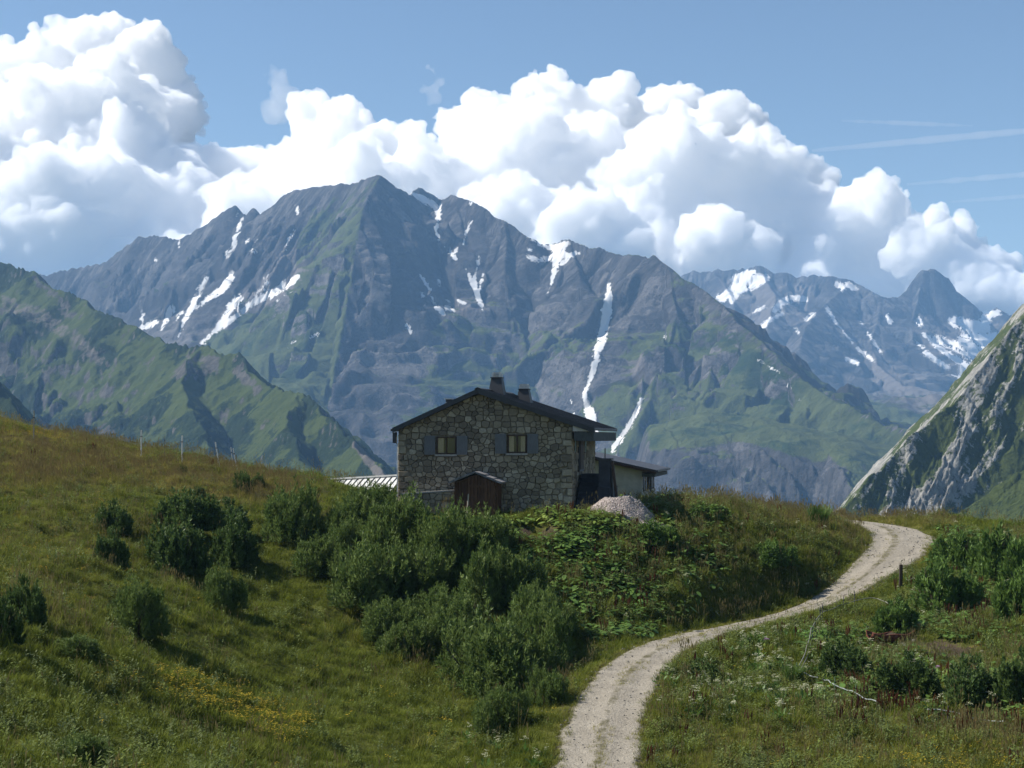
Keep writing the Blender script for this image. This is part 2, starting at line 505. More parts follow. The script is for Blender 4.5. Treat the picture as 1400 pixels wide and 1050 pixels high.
# ---- main massif
MAIN = [
    # skyline
    Ridge([(-250, 400, 5900), (0, 385, 5600), (60, 374, 5400), (100, 366, 5350), (140, 360, 5300), (160, 345, 5270), (190, 323, 5200), (207, 321, 5180), (240, 326, 5100),
           (262, 318, 5080), (300, 292, 5030), (322, 280, 5000)], K, 1.2, smin=0.8, amp=0.8, jag=6),
    Ridge([(322, 280, 5000), (329, 291, 4990), (340, 291, 4960), (348, 281, 4950), (359, 296, 4930), (368, 291, 4880), (385, 268, 4820), (400, 260, 4780), (440, 254, 4650), (487, 250, 4520), (503, 243, 4450), (520, 239, 4400)],
          K, 1.25, smin=0.8, amp=0.8, jag=5),
    Ridge([(520, 239, 4400), (532, 246, 4420), (545, 256, 4450), (560, 266, 4490), (565, 259, 4560), (571, 254, 4570), (585, 262, 4580), (598, 271, 4600), (606, 271, 4590), (620, 266, 4500), (640, 273, 4450), (660, 284, 4400),
           (690, 303, 4350), (722, 325, 4300), (740, 334, 4310), (755, 334, 4320), (770, 328, 4280), (780, 327, 4250), (805, 336, 4220), (830, 343, 4200), (860, 348, 4100), (893, 350, 4000)],
          K, 1.35, smin=0.8, amp=0.9, jag=5, lam=110),
    Ridge([(893, 350, 4000), (908, 360, 3960), (930, 378, 3900), (960, 396, 3850), (985, 415, 3760), (1010, 440, 3660), (1040, 468, 3550), (1075, 500, 3440), (1110, 528, 3350), (1150, 552, 3250), (1200, 575, 3150), (1300, 600, 3000)],
          K, 0.80, smin=0.7, amp=1.35, jag=5, lam=58),
    # the great spur that splits the lit and the shaded face
    Ridge([(520, 239, 4400), (508, 258, 4330), (497, 282, 4250), (490, 310, 4170), (486, 345, 4080), (478, 385, 3980), (470, 430, 3870), (462, 480, 3750), (450, 540, 3610), (438, 600, 3480), (425, 680, 3300)],
          K, 0.95, 1.05, smin=0.6, amp=0.75, jag=4, lam=120),
    Ridge([(590, 395, 4090), (574, 425, 3990), (558, 470, 3860), (541, 540, 3680), (526, 600, 3530), (505, 680, 3330)], K, 0.95, 0.95, amp=0.5, lam=110, jag=6),
    Ridge([(620, 266, 4500), (632, 310, 4380), (632, 360, 4260), (628, 420, 4120), (640, 480, 3980), (632, 540, 3830), (610, 600, 3680), (600, 680, 3480)], K, 0.95, 0.95, amp=0.8, lam=110, jag=6),
    Ridge([(690, 303, 4350), (690, 370, 4200), (700, 440, 4030), (705, 500, 3880), (690, 560, 3730), (680, 640, 3530)], K, 0.95, 0.95, amp=0.8, lam=110, jag=6),
    Ridge([(780, 327, 4250), (790, 380, 4130), (795, 440, 3990), (775, 510, 3830), (760, 580, 3670), (750, 660, 3480)], K, 0.95, 0.95, amp=0.8, lam=110, jag=6),
    Ridge([(845, 346, 4150), (850, 400, 4030), (868, 460, 3880), (862, 520, 3730), (850, 570, 3610), (840, 640, 3450)], K, 0.95, 0.9, amp=0.8, lam=110, jag=6),
    Ridge([(915, 365, 3940), (925, 430, 3780), (905, 490, 3640), (890, 540, 3520), (870, 580, 3430)], K, 0.95, 0.85, amp=0.8, lam=90, jag=5),
    Ridge([(985, 415, 3760), (985, 470, 3640), (965, 530, 3490), (945, 570, 3390)], K, 0.8, 0.8, amp=0.8, lam=90, jag=5),
    Ridge([(395, 262, 4800), (385, 310, 4700), (378, 350, 4600), (372, 380, 4520)], K, 0.8, 0.8, amp=0.6, lam=90, jag=6),
]
# the green shelf above the lower cliffs and the cliffs' own crest line
SHELF = [(800, 645, 3150), (850, 622, 3080), (890, 605, 3030), (930, 600, 2980), (985, 598, 2930), (1040, 603, 2880), (1090, 612, 2830), (1150, 625, 2780), (1210, 640, 2740), (1300, 660, 2680)]

SNOW_MAIN = [
    [(833, 388, 3), (832, 410, 5), (828, 440, 6.5), (822, 465, 6), (815, 490, 5), (808, 515, 4), (799, 538, 4), (803, 555, 6), (810, 575, 7), (815, 594, 4)],
    [(878, 545, 2.5), (870, 565, 4), (858, 585, 4), (845, 603, 4), (836, 618, 3)],
    [(560, 263, 2), (575, 271, 5), (590, 278, 5), (600, 283, 5), (598, 300, 3), (596, 315, 2.2), (600, 328, 1.6)],
    [(607, 333, 2), (617, 345, 3), (622, 353, 4)], [(625, 338, 2.2), (621, 352, 3)],
    [(644, 303, 2), (637, 320, 1.8), (633, 335, 1.3)],
    [(655, 350, 1.6), (651, 370, 2.6), (648, 385, 4), (652, 400, 5), (657, 415, 3.6), (660, 424, 2)], [(637, 367, 2), (643, 380, 3), (648, 395, 3)], [(660, 375, 2), (656, 395, 2.5)],
    [(574, 376, 2), (580, 385, 2.6), (588, 396, 1.6)], [(589, 403, 2), (594, 415, 2.2), (598, 422, 2)], [(600, 383, 2.2), (601, 391, 1.5)], [(576, 400, 2.2), (578, 405, 2)],
    [(600, 421, 3.5), (606, 429, 3.5)], [(611, 421, 4), (621, 425, 3.5)], [(612, 411, 2), (620, 417, 1.6)], [(627, 411, 2), (636, 415, 1)],
    [(555, 444, 2.6), (562, 454, 3)],
    [(722, 324, 2), (740, 333, 4), (757, 338, 6), (772, 334, 5), (780, 331, 2)], [(722, 352, 3.5), (735, 356, 4), (750, 354, 4), (763, 346, 7), (777, 350, 5), (791, 345, 3)],
    [(762, 352, 6), (758, 370, 4.5), (754, 385, 2.6), (750, 400, 1.5)], [(768, 360, 4), (776, 355, 3)], [(722, 340, 2), (726, 342, 2)],
    [(781, 548, 1.6), (782, 552, 1.2)], [(785, 567, 3), (784, 590, 4)],
    [(330, 300, 1.6), (323, 320, 2.6), (319, 338, 3.6), (308, 354, 2.4)], [(326, 290, 1.6), (321, 302, 1)],
    [(285, 376, 2.5), (272, 398, 4), (262, 420, 4.5), (252, 438, 4), (243, 462, 2.6)], [(322, 366, 2), (312, 384, 5), (302, 398, 5), (285, 408, 2.4), (268, 420, 2.6)],
    [(406, 379, 5), (390, 390, 6.5), (370, 402, 6.5), (350, 411, 5), (330, 427, 5), (310, 441, 4.5), (290, 456, 4), (276, 469, 3.4)],
    [(326, 409, 6), (316, 420, 6), (306, 434, 4.5), (296, 446, 3)], [(368, 385, 3), (350, 402, 2.4)], [(400, 398, 2), (378, 412, 1.6)],
    [(236, 422, 5), (228, 436, 3.5), (220, 452, 2)], [(213, 440, 4), (203, 446, 4), (192, 450, 4)], [(193, 420, 1.4), (197, 445, 2)], [(249, 427, 2.4), (240, 440, 1.4)],
    [(402, 315, 2.5), (396, 328, 3), (390, 342, 2)], [(349, 345, 3.5), (344, 345, 2.5)], [(352, 327, 1.8), (345, 330, 1.5)], [(366, 323, 2), (364, 326, 1.4)], [(340, 325, 2), (337, 332, 1.2)],
    [(403, 466, 3), (394, 473, 3)], [(435, 455, 2), (425, 462, 2.4)], [(213, 355, 1.5), (217, 368, 1.6)], [(246, 328, 1.3), (244, 338, 1)], [(405, 283, 2), (408, 292, 1.4)],
    [(1036, 492, 1.2), (1055, 503, 2.4), (1067, 509, 1.6)], [(1074, 526, 2), (1082, 531, 2)], [(911, 456, 1.6), (905, 468, 1.4)], [(645, 272, 1.2), (643, 279, 1)],
    [(1093, 548, 1), (1096, 551, 1)], [(366, 376, 1.6), (360, 382, 1.2)],
]

def rock_material(name, grass_hi=350.0, dark=1.0, tint=(1, 1, 1), scale=1.0):
    n = Nodes(name)
    p = n.pos(); nz = n.sep(n.normal())[2]; z = n.sep(p)[2]
    big = n.noise(p, 0.0016 * scale, 5, 0.6)
    med = n.noise(p, 0.011 * scale, 6, 0.62)
    cx = n.node('ShaderNodeCombineXYZ'); n.l.new(n.attr('rs'), cx.inputs[0]); n.l.new(n.math('MULTIPLY', n.attr('rd'), 0.17), cx.inputs[1])
    wv = n.node('ShaderNodeVectorMath', operation='ADD'); n.l.new(cx.outputs[0], wv.inputs[0])
    wn_ = n.node('ShaderNodeVectorMath', operation='SCALE'); n.l.new(n.noise(p, 0.02, 4, 0.6, out=1), wn_.inputs[0]); wn_.inputs['Scale'].default_value = 26.0
    n.l.new(wn_.outputs[0], wv.inputs[1])
    strk = n.noise(wv.outputs[0], 0.045 * scale, 7, 0.72)
    strk2 = n.noise(wv.outputs[0], 0.16 * scale, 5, 0.7)
    rock = n.ramp(med, [(0.25, (0.024 * dark, 0.024 * dark, 0.027 * dark)), (0.5, (0.048 * dark, 0.046 * dark, 0.047 * dark)), (0.75, (0.098 * dark, 0.092 * dark, 0.090 * dark))])
    rock = n.mix(n.smooth(strk, 0.46, 0.66), rock, (0.135 * dark, 0.127 * dark, 0.122 * dark))
    rock = n.mix(n.math('MULTIPLY', n.smooth(strk2, 0.52, 0.36), 0.75), rock, (0.022 * dark, 0.021 * dark, 0.022 * dark))
    scree = n.mix(n.noise(p, 0.05 * scale, 3), (0.10, 0.09, 0.085), (0.17, 0.152, 0.142))
    gr = n.mix(n.noise(p, 0.02 * scale, 5, 0.7), (0.038, 0.050, 0.016), (0.086, 0.102, 0.033))
    shrub = n.mix(n.noise(p, 0.06 * scale, 4, 0.7), (0.010, 0.020, 0.008), (0.030, 0.050, 0.016))
    gr = n.mix(n.smooth(n.noise(p, 0.008 * scale, 6, 0.7), 0.5, 0.62), gr, shrub)
    # grass keeps to the gentler ground and thins out with height
    g = n.math('ADD', n.math('MULTIPLY', n.math('SUBTRACT', nz, 0.72), 2.6), n.math('MULTIPLY', n.math('SUBTRACT', big, 0.5), 2.4))
    g = n.math('ADD', g, n.math('MULTIPLY', n.math('SUBTRACT', med, 0.5), 2.2))
    g = n.math('ADD', g, n.math('MULTIPLY', n.math('SUBTRACT', 0.5, strk), 4.2))
    g = n.math('ADD', g, n.math('MULTIPLY', n.math('SUBTRACT', strk2, 0.5), 1.8))
    g = n.math('ADD', g, n.math('DIVIDE', n.math('SUBTRACT', grass_hi, z), 420.0))
    g = n.math('ADD', g, n.attr('grass'))
    gm = n.smooth(g, -0.12, 0.22)
    c = n.mix(n.smooth(n.attr('scree'), 0.25, 0.7), rock, scree)
    c = n.mix(gm, c, gr)
    s = n.math('ADD', n.attr('snow'), n.math('MULTIPLY', n.math('SUBTRACT', n.noise(n.mapping(p, (1, 1, 0.6)), 0.06 * scale, 6, 0.75), 0.52), 12.0))
    s = n.math('ADD', s, n.math('MULTIPLY', n.math('SUBTRACT', 0.47, strk2), 13.0))
    s = n.math('ADD', s, n.math('MULTIPLY', n.math('SUBTRACT', 0.5, strk), 7.0))
    sm = n.smooth(s, -0.5, 0.5)
    snow = n.mix(n.noise(p, 0.02, 4), (0.52, 0.50, 0.48), (0.82, 0.82, 0.81))
    c = n.mix(sm, c, snow)
    n.color(c)
    n.set(Roughness=0.95, Specular_IOR_Level=0.08)
    h = n.math('ADD', n.math('MULTIPLY', med, 22.0 / scale), n.math('ADD', n.math('MULTIPLY', strk, -16.0 / scale), n.math('MULTIPLY', strk2, -6.0 / scale)))
    h = n.math('MULTIPLY', h, n.math('SUBTRACT', 1.0, n.math('MULTIPLY', sm, 0.85)))
    n.bump(h, 0.75, 1.0)
    return n

def build_range(name, X, Y, Z, mat, snow, grass=None, scree=None, label=None, rs=None, rd=None):
    U, V = proj(X, Y, Z)
    nx, ny, nz = normals_of(X, Y, Z)
    r = np.sqrt(X * X + Y * Y + Z * Z)
    front = (nx * X + ny * Y + nz * Z) / r < 0.04
    me = mesh_np(name, np.stack([X, Y, Z], -1).reshape(-1, 3), grid_faces(*X.shape))
    attr_f(me, 'snow', streak_mask(U, V, snow, front))
    zero = np.zeros(X.shape)
    attr_f(me, 'rs', rs); attr_f(me, 'rd', rd)
    attr_f(me, 'grass', zero if grass is None else grass(U, V) * front)
    attr_f(me, 'scree', zero if scree is None else scree(U, V) * front)
    o = link(name, me, mat)
    tag(o, label, kind='structure')
    return o, (U, V, nx, ny, nz)

def build_main():
    ys = np.concatenate([np.linspace(1950, 2600, 130), np.linspace(2605, 3800, 280), np.linspace(3808, 4900, 110)])
    X, Y = terrain_grid(-260, 1330, 900, ys)
    Z, bs, bd = ridge_field(X, Y, MAIN, 31)
    # lower shelf, broken off by cliffs towards the valley
    sh = ridge_pts(SHELF, K)
    u = X / Y
    su = sh[:, 0] / sh[:, 1]
    yc = np.interp(u, su, sh[:, 1]) + 60 * fbm2(u * 22, u * 0, 2, 5)
    zc = np.interp(u, su, sh[:, 2])
    dd = Y - yc
    up = zc + 0.19 * np.clip(dd, 0, 190) - 0.45 * np.maximum(dd - 190, 0) + 16 * fbm2(X / 160, Y / 160, 4, 77)
    cl = zc + dd * 0.85 + 46 * fbm2((X + 0.5 * Y) / 110 + 0.6 * fbm2(X / 120, Y / 120, 3, 79), (Y - 0.4 * X) / 150, 5, 78, 0.6, ridged=True) * sstep(0, -70, dd)
    low = np.where(dd > 0, up, cl)
    win = sstep(su[0], su[2], u)
    low = low - (1 - win) * 420 - 3000 * (u < su[0])
    Z = np.where(low > Z, low, Z)
    Z = np.maximum(Z, -480 + 25 * fbm2(X / 300, Y / 300, 3, 4))
    Z = Z + 5.0 * fbm2(X / 42, Y / 42, 4, 41) 
    def grass(U, V):
        g = 0.0 * U - 0.35
        g += 1.7 * blur(poly_mask(U, V, [(520, 240), (498, 285), (488, 340), (472, 430), (440, 600), (380, 600), (330, 500), (270, 480), (300, 446), (400, 395), (405, 330), (430, 275), (470, 256)]), 9)
        g += 0.8 * blur(poly_mask(U, V, [(820, 640), (815, 560), (850, 480), (960, 420), (1060, 500), (1180, 570), (1260, 610), (1180, 640), (1040, 610), (900, 615)]), 8)
        g += 0.35 * blur(poly_mask(U, V, [(540, 640), (560, 480), (600, 440), (740, 440), (820, 500), (790, 640)]), 8)
        g -= 1.2 * blur(poly_mask(U, V, [(505, 260), (560, 270), (640, 300), (640, 380), (600, 440), (540, 480), (490, 420), (492, 330)]), 6)
        g -= 0.5 * blur(poly_mask(U, V, [(0, 380), (190, 320), (330, 280), (400, 270), (390, 360), (270, 460), (200, 450)]), 6)
        g -= 0.9 * blur(poly_mask(U, V, [(500, 300), (560, 330), (590, 420), (560, 640), (430, 640), (480, 430)]), 6)
        g += 0.5 * blur(poly_mask(U, V, [(880, 560), (1000, 540), (1100, 570), (1200, 600), (1050, 605), (900, 610)]), 6)
        g -= 0.9 * blur(poly_mask(U, V, [(860, 620), (1000, 600), (1160, 640), (1150, 700), (850, 700)]), 4)
        return g
    def scree(U, V):
        s = blur(poly_mask(U, V, [(855, 480), (880, 485), (895, 515), (880, 540), (865, 520)]), 5)
        s += blur(poly_mask(U, V, [(390, 330), (430, 360), (410, 390), (330, 440), (280, 470), (300, 430), (370, 370)]), 5)
        s += 0.8 * blur(poly_mask(U, V, [(610, 410), (650, 405), (660, 430), (620, 440)]), 4)
        s += 0.8 * blur(poly_mask(U, V, [(930, 590), (975, 570), (965, 590), (930, 605)]), 3)
        return s
    m = rock_material('main_massif_rock', 150.0)
    build_range('mountain', X, Y, Z, m.m, SNOW_MAIN, grass, scree, 'great dark rocky mountain with snow gullies and a green left face', bs, bd)
build_main()

# ---- snowy range further back on the right
BACK = [
    Ridge([(820, 430, 7600), (900, 400, 7500), (940, 372, 7400), (975, 369, 7350), (1010, 368, 7300), (1035, 363, 7250), (1060, 371, 7220), (1090, 376, 7200), (1118, 376, 7150), (1138, 378, 7100), (1165, 384, 7050), (1190, 398, 6950), (1205, 405, 6900), (1228, 406, 6950), (1240, 398, 7000)], K, 0.75, amp=0.8, jag=7),
    Ridge([(1236, 402, 7000), (1246, 385, 7000), (1255, 374, 7000), (1262, 368, 7000), (1270, 369, 7000), (1279, 367, 7000), (1288, 377, 7000), (1297, 380, 7000), (1300, 395, 7000), (1303, 404, 7000)], K, 2.3, 2.0, amp=0.8, lam=40, jag=7, ease=620, smin=0.0),
    Ridge([(1303, 402, 7000), (1309, 398, 7020), (1312, 406, 7030), (1320, 415, 7050), (1332, 424, 7100), (1345, 426, 7150), (1354, 424, 7150), (1362, 418, 7150), (1372, 425, 7200), (1385, 432, 7250), (1420, 425, 7250), (1520, 400, 7250)], K, 0.95, amp=0.7, jag=4, lam=70),
    Ridge([(1165, 384, 7050), (1140, 405, 6850), (1118, 425, 6650), (1100, 450, 6350), (1090, 480, 6050), (1085, 510, 5800), (1110, 545, 5500)], K, 0.75, 0.95, amp=0.8, jag=6, lam=110),
    Ridge([(1035, 363, 7250), (1060, 405, 6900), (1050, 440, 6600), (1045, 470, 6300)], K, 0.7, 0.7, amp=0.7, jag=6, lam=110),
    Ridge([(1258, 392, 6960), (1250, 430, 6800), (1235, 460, 6650), (1225, 480, 6500)], K, 1.5, 1.4, smin=0.5, amp=0.8, jag=9, lam=60),
    Ridge([(1205, 405, 6900), (1200, 440, 6700), (1190, 470, 6500), (1200, 500, 6250), (1250, 540, 5800), (1300, 570, 5500)], K, 0.7, 0.6, amp=0.5, jag=3, lam=110),
    Ridge([(975, 369, 7350), (1000, 404, 7000), (1010, 440, 6700), (1020, 470, 6400)], K, 0.7, 0.7, amp=0.7, jag=6, lam=110),
]
SNOW_BACK = [
    [(985, 408, 6), (1003, 398, 9), (1020, 388, 11), (1035, 383, 9), (1048, 380, 5)], [(1005, 382, 6), (1018, 376, 7), (1030, 372, 4)], [(1015, 395, 6), (1000, 410, 5)],
    [(1058, 425, 4), (1070, 413, 6), (1085, 408, 5), (1100, 410, 5)], [(1043, 446, 3.5), (1055, 436, 3.5), (1070, 428, 3)], [(1030, 428, 3), (1045, 420, 3)], [(1102, 436, 4), (1112, 428, 3)],
    [(1145, 388, 4.5), (1152, 394, 4.5)], [(1160, 390, 5), (1170, 395, 4)],
    [(1131, 422, 3), (1142, 440, 2.4), (1152, 452, 2), (1166, 468, 2)], [(1172, 476, 3), (1190, 490, 3.4), (1195, 494, 2)], [(1158, 490, 3), (1172, 496, 4)], [(1186, 455, 2), (1205, 482, 2)],
    [(1256, 438, 4.5), (1259, 444, 4)], [(1212, 432, 2.5), (1218, 440, 3)], [(1176, 441, 2), (1180, 444, 1.5)],
    [(1280, 462, 6), (1300, 472, 8), (1325, 478, 10), (1350, 478, 11), (1372, 468, 9)], [(1262, 456, 3.5), (1290, 480, 5), (1320, 500, 6), (1335, 512, 6)],
    [(1265, 482, 4.5), (1300, 506, 5), (1328, 524, 4.5)], [(1300, 470, 3), (1330, 492, 4.5), (1345, 500, 4)], [(1318, 462, 9), (1345, 466, 11), (1365, 462, 9)],
    [(1305, 440, 8), (1325, 446, 10), (1345, 448, 10), (1350, 432, 7), (1364, 428, 5)], [(1250, 466, 2), (1275, 486, 2.4)], [(1290, 500, 2), (1312, 518, 2.4)],
    [(1088, 450, 2), (1092, 455, 1.5)],
]
def build_back():
    ys = np.concatenate([np.linspace(3300, 4400, 60), np.linspace(4410, 5700, 220), np.linspace(5710, 6900, 60)])
    X, Y = terrain_grid(800, 1620, 560, ys)
    Z, bs, bd = ridge_field(X, Y, BACK, 57, rib=48.0)
    Z = Z + 8.0 * fbm2(X / 60, Y / 60, 4, 43)
    # green basin in front of the range
    zb = 52 + (Y - 3300) * 0.055 + 60 * fbm2(X / 260, Y / 330, 5, 60, 0.6)
    zb = zb - 60 * sstep(3700, 3300, Y)
    Z = np.where(zb > Z, zb, Z)
    Z = np.where(Y > 6800, np.maximum(Z - (Y - 6800) * 2, -300), Z)
    def grass(U, V):
        g = 0.0 * U - 1.0
        g += 1.05 * sstep(505, 560, V)
        g += 0.6 * blur(poly_mask(U, V, [(1090, 520), (1240, 560), (1300, 620), (1050, 620)]), 5)
        return g
    def scree(U, V):
        s = blur(poly_mask(U, V, [(1195, 470), (1240, 500), (1300, 540), (1310, 560), (1260, 565), (1190, 520)]), 4)
        s += blur(poly_mask(U, V, [(1250, 450), (1300, 455), (1380, 440), (1380, 500), (1330, 530), (1270, 490)]), 4)
        s += 0.8 * blur(poly_mask(U, V, [(980, 380), (1110, 390), (1100, 440), (1040, 460)]), 4)
        return s
    m = rock_material('back_range_rock', -100.0, 1.05)
    build_range('mountain', X, Y, Z, m.m, SNOW_BACK, grass, scree, 'jagged snowy range under the clouds behind the green shelf', bs, bd)
build_back()
# ---- green hill on the left, cliff-studded
KL = 1.6            # the hill stands well up the valley
LEFT = [
    Ridge([(-260, 250, 1700), (-100, 322, 1560), (0, 358, 1480), (38, 374, 1450), (44, 371, 1440), (52, 381, 1430), (90, 400, 1390), (125, 418, 1350), (150, 432, 1320), (185, 448, 1280), (225, 468, 1230), (255, 475, 1200)], KL, 0.95, smin=0.75, amp=0.7, lam=96, jag=4),
    Ridge([(255, 475, 1200), (275, 474, 1180), (290, 480, 1165), (303, 486, 1155), (318, 484, 1150), (330, 492, 1135), (345, 512, 1110), (362, 528, 1085), (385, 534, 1060), (406, 536, 1040), (418, 545, 1020), (440, 565, 990), (470, 592, 950), (497, 620, 910), (523, 642, 875), (560, 672, 830), (640, 730, 770), (760, 800, 700)],
          KL, 0.95, smin=0.75, amp=0.8, lam=80, jag=3),
    Ridge([(268, 474, 1185), (246, 516, 1120), (262, 560, 1045), (285, 620, 950), (330, 670, 880)], KL, 0.72, 0.82, smin=0.7, amp=0.6, lam=72, jag=5),
    Ridge([(406, 536, 1040), (390, 570, 985), (400, 610, 930), (430, 650, 880)], KL, 0.8, 0.9, smin=0.6, amp=0.6, lam=72, jag=4),
    Ridge([(-220, 380, 900), (-120, 440, 860), (-60, 480, 830), (-25, 512, 800), (5, 550, 760), (35, 590, 720), (70, 640, 670)], KL, 0.9, 0.95, smin=0.7, amp=0.5, lam=72, jag=2),
]
def hill_material(name, z0=None):
    n = Nodes(name)
    p = n.pos(); nz = n.sep(n.normal())[2]
    fine = n.noise(p, 0.075, 6, 0.75)
    med = n.noise(p, 0.014, 6, 0.68)
    gr = n.mix(n.noise(p, 0.05, 5, 0.7), (0.030, 0.044, 0.012), (0.066, 0.084, 0.022))
    sh = n.mix(fine, (0.007, 0.014, 0.007), (0.022, 0.036, 0.013))
    shm = n.math('ADD', n.math('MULTIPLY', n.smooth(med, 0.46, 0.58), 0.6), n.attr('shrub'))
    shm = n.smooth(n.math('ADD', shm, n.math('MULTIPLY', n.math('SUBTRACT', fine, 0.5), 2.6)), 0.35, 0.75)
    c = n.mix(shm, gr, sh)
    rk = n.ramp(n.noise(n.mapping(p, (1, 1, 0.35)), 0.14, 6, 0.7), [(0.3, (0.028, 0.028, 0.027)), (0.7, (0.12, 0.112, 0.10))])
    rm = n.math('ADD', n.math('MULTIPLY', n.math('SUBTRACT', 0.64, nz), 4.0), n.math('MULTIPLY', n.math('SUBTRACT', n.noise(p, 0.06, 5, 0.7), 0.5), 2.5))
    c = n.mix(n.smooth(n.math('ADD', rm, n.attr('rock')), 0.25, 0.6), c, rk)
    sc_ = n.mix(n.noise(p, 0.2, 4, 0.7), (0.080, 0.072, 0.064), (0.14, 0.126, 0.112))
    c = n.mix(n.smooth(n.math('ADD', n.attr('scree'), n.math('MULTIPLY', n.math('SUBTRACT', fine, 0.5), 1.6)), 0.4, 0.75), c, sc_)
    n.color(c); n.set(Roughness=0.95, Specular_IOR_Level=0.05)
    n.bump(n.math('ADD', n.math('MULTIPLY', fine, 5.0), n.math('MULTIPLY', med, 10.0)), 0.9, 1.0)
    return n
def build_left_hill():
    ys = np.linspace(560, 1640, 470) * KL
    X, Y = terrain_grid(-300, 640, 620, ys)
    Z, bs, bd = ridge_field(X, Y, LEFT, 83, rib=15.0, warp=14.0, wl=60.0)
    # knolls with blunt faces
    k1 = fbm2(X / 150 + 3, Y / 150, 3, 140)
    k2 = fbm2(X / 74 + 0.5 * k1, Y / 74, 3, 145)
    Z = Z + (34 * sstep(-0.05, 0.35, k1) + 16 * sstep(0.0, 0.22, k2) - 20) * sstep(0, 140, bd) + 8 * fbm2(X / 38, Y / 38, 3, 141, ridged=True) * sstep(0, 90, bd)
    shz = sstep(-0.12, 0.2, fbm2(X / 100, Y / 100, 5, 146, 0.6))
    Z = Z + 1.2 * fbm2(X / 14, Y / 14, 3, 142, ridged=True) + (0.5 + 4.5 * shz) * np.abs(vnoise2(X / 9.0, Y / 9.0, 143)) + 2.0 * shz * np.abs(vnoise2(X / 4.6, Y / 4.6, 144))
    U, V = proj(X, Y, Z)
    nx, ny, nz = normals_of(X, Y, Z)
    me = mesh_np('hill', np.stack([X, Y, Z], -1).reshape(-1, 3), grid_faces(*X.shape))
    scr = 0.6 * blur(poly_mask(U, V, [(0, 400), (60, 420), (110, 455), (150, 490), (135, 505), (95, 470), (40, 440), (0, 430)]), 5)
    scr += blur(poly_mask(U, V, [(478, 605), (486, 604), (520, 640), (535, 655), (515, 655)]), 2)
    attr_f(me, 'scree', scr)
    shr = 1.5 * (shz - 0.22) + 0.4 * blur(poly_mask(U, V, [(0, 520), (150, 560), (320, 540), (520, 620), (560, 720), (0, 720)]), 10)
    shr -= 0.8 * blur(poly_mask(U, V, [(10, 440), (130, 500), (170, 560), (60, 560), (0, 480)]), 6)
    attr_f(me, 'shrub', shr)
    rk = 0.8 * blur(poly_mask(U, V, [(36, 372), (60, 378), (110, 430), (90, 440)]), 3)
    rk += 0.9 * blur(poly_mask(U, V, [(262, 478), (300, 486), (300, 512), (230, 518)]), 4)
    rk += 0.9 * blur(poly_mask(U, V, [(318, 488), (345, 515), (362, 535), (330, 530)]), 4)
    attr_f(me, 'rock', rk)
    m = hill_material('left_hill_ground')
    tag(link('hill', me, m.m), 'steep green hill with dark rock faces and shrubs on the left', kind='structure')
build_left_hill()

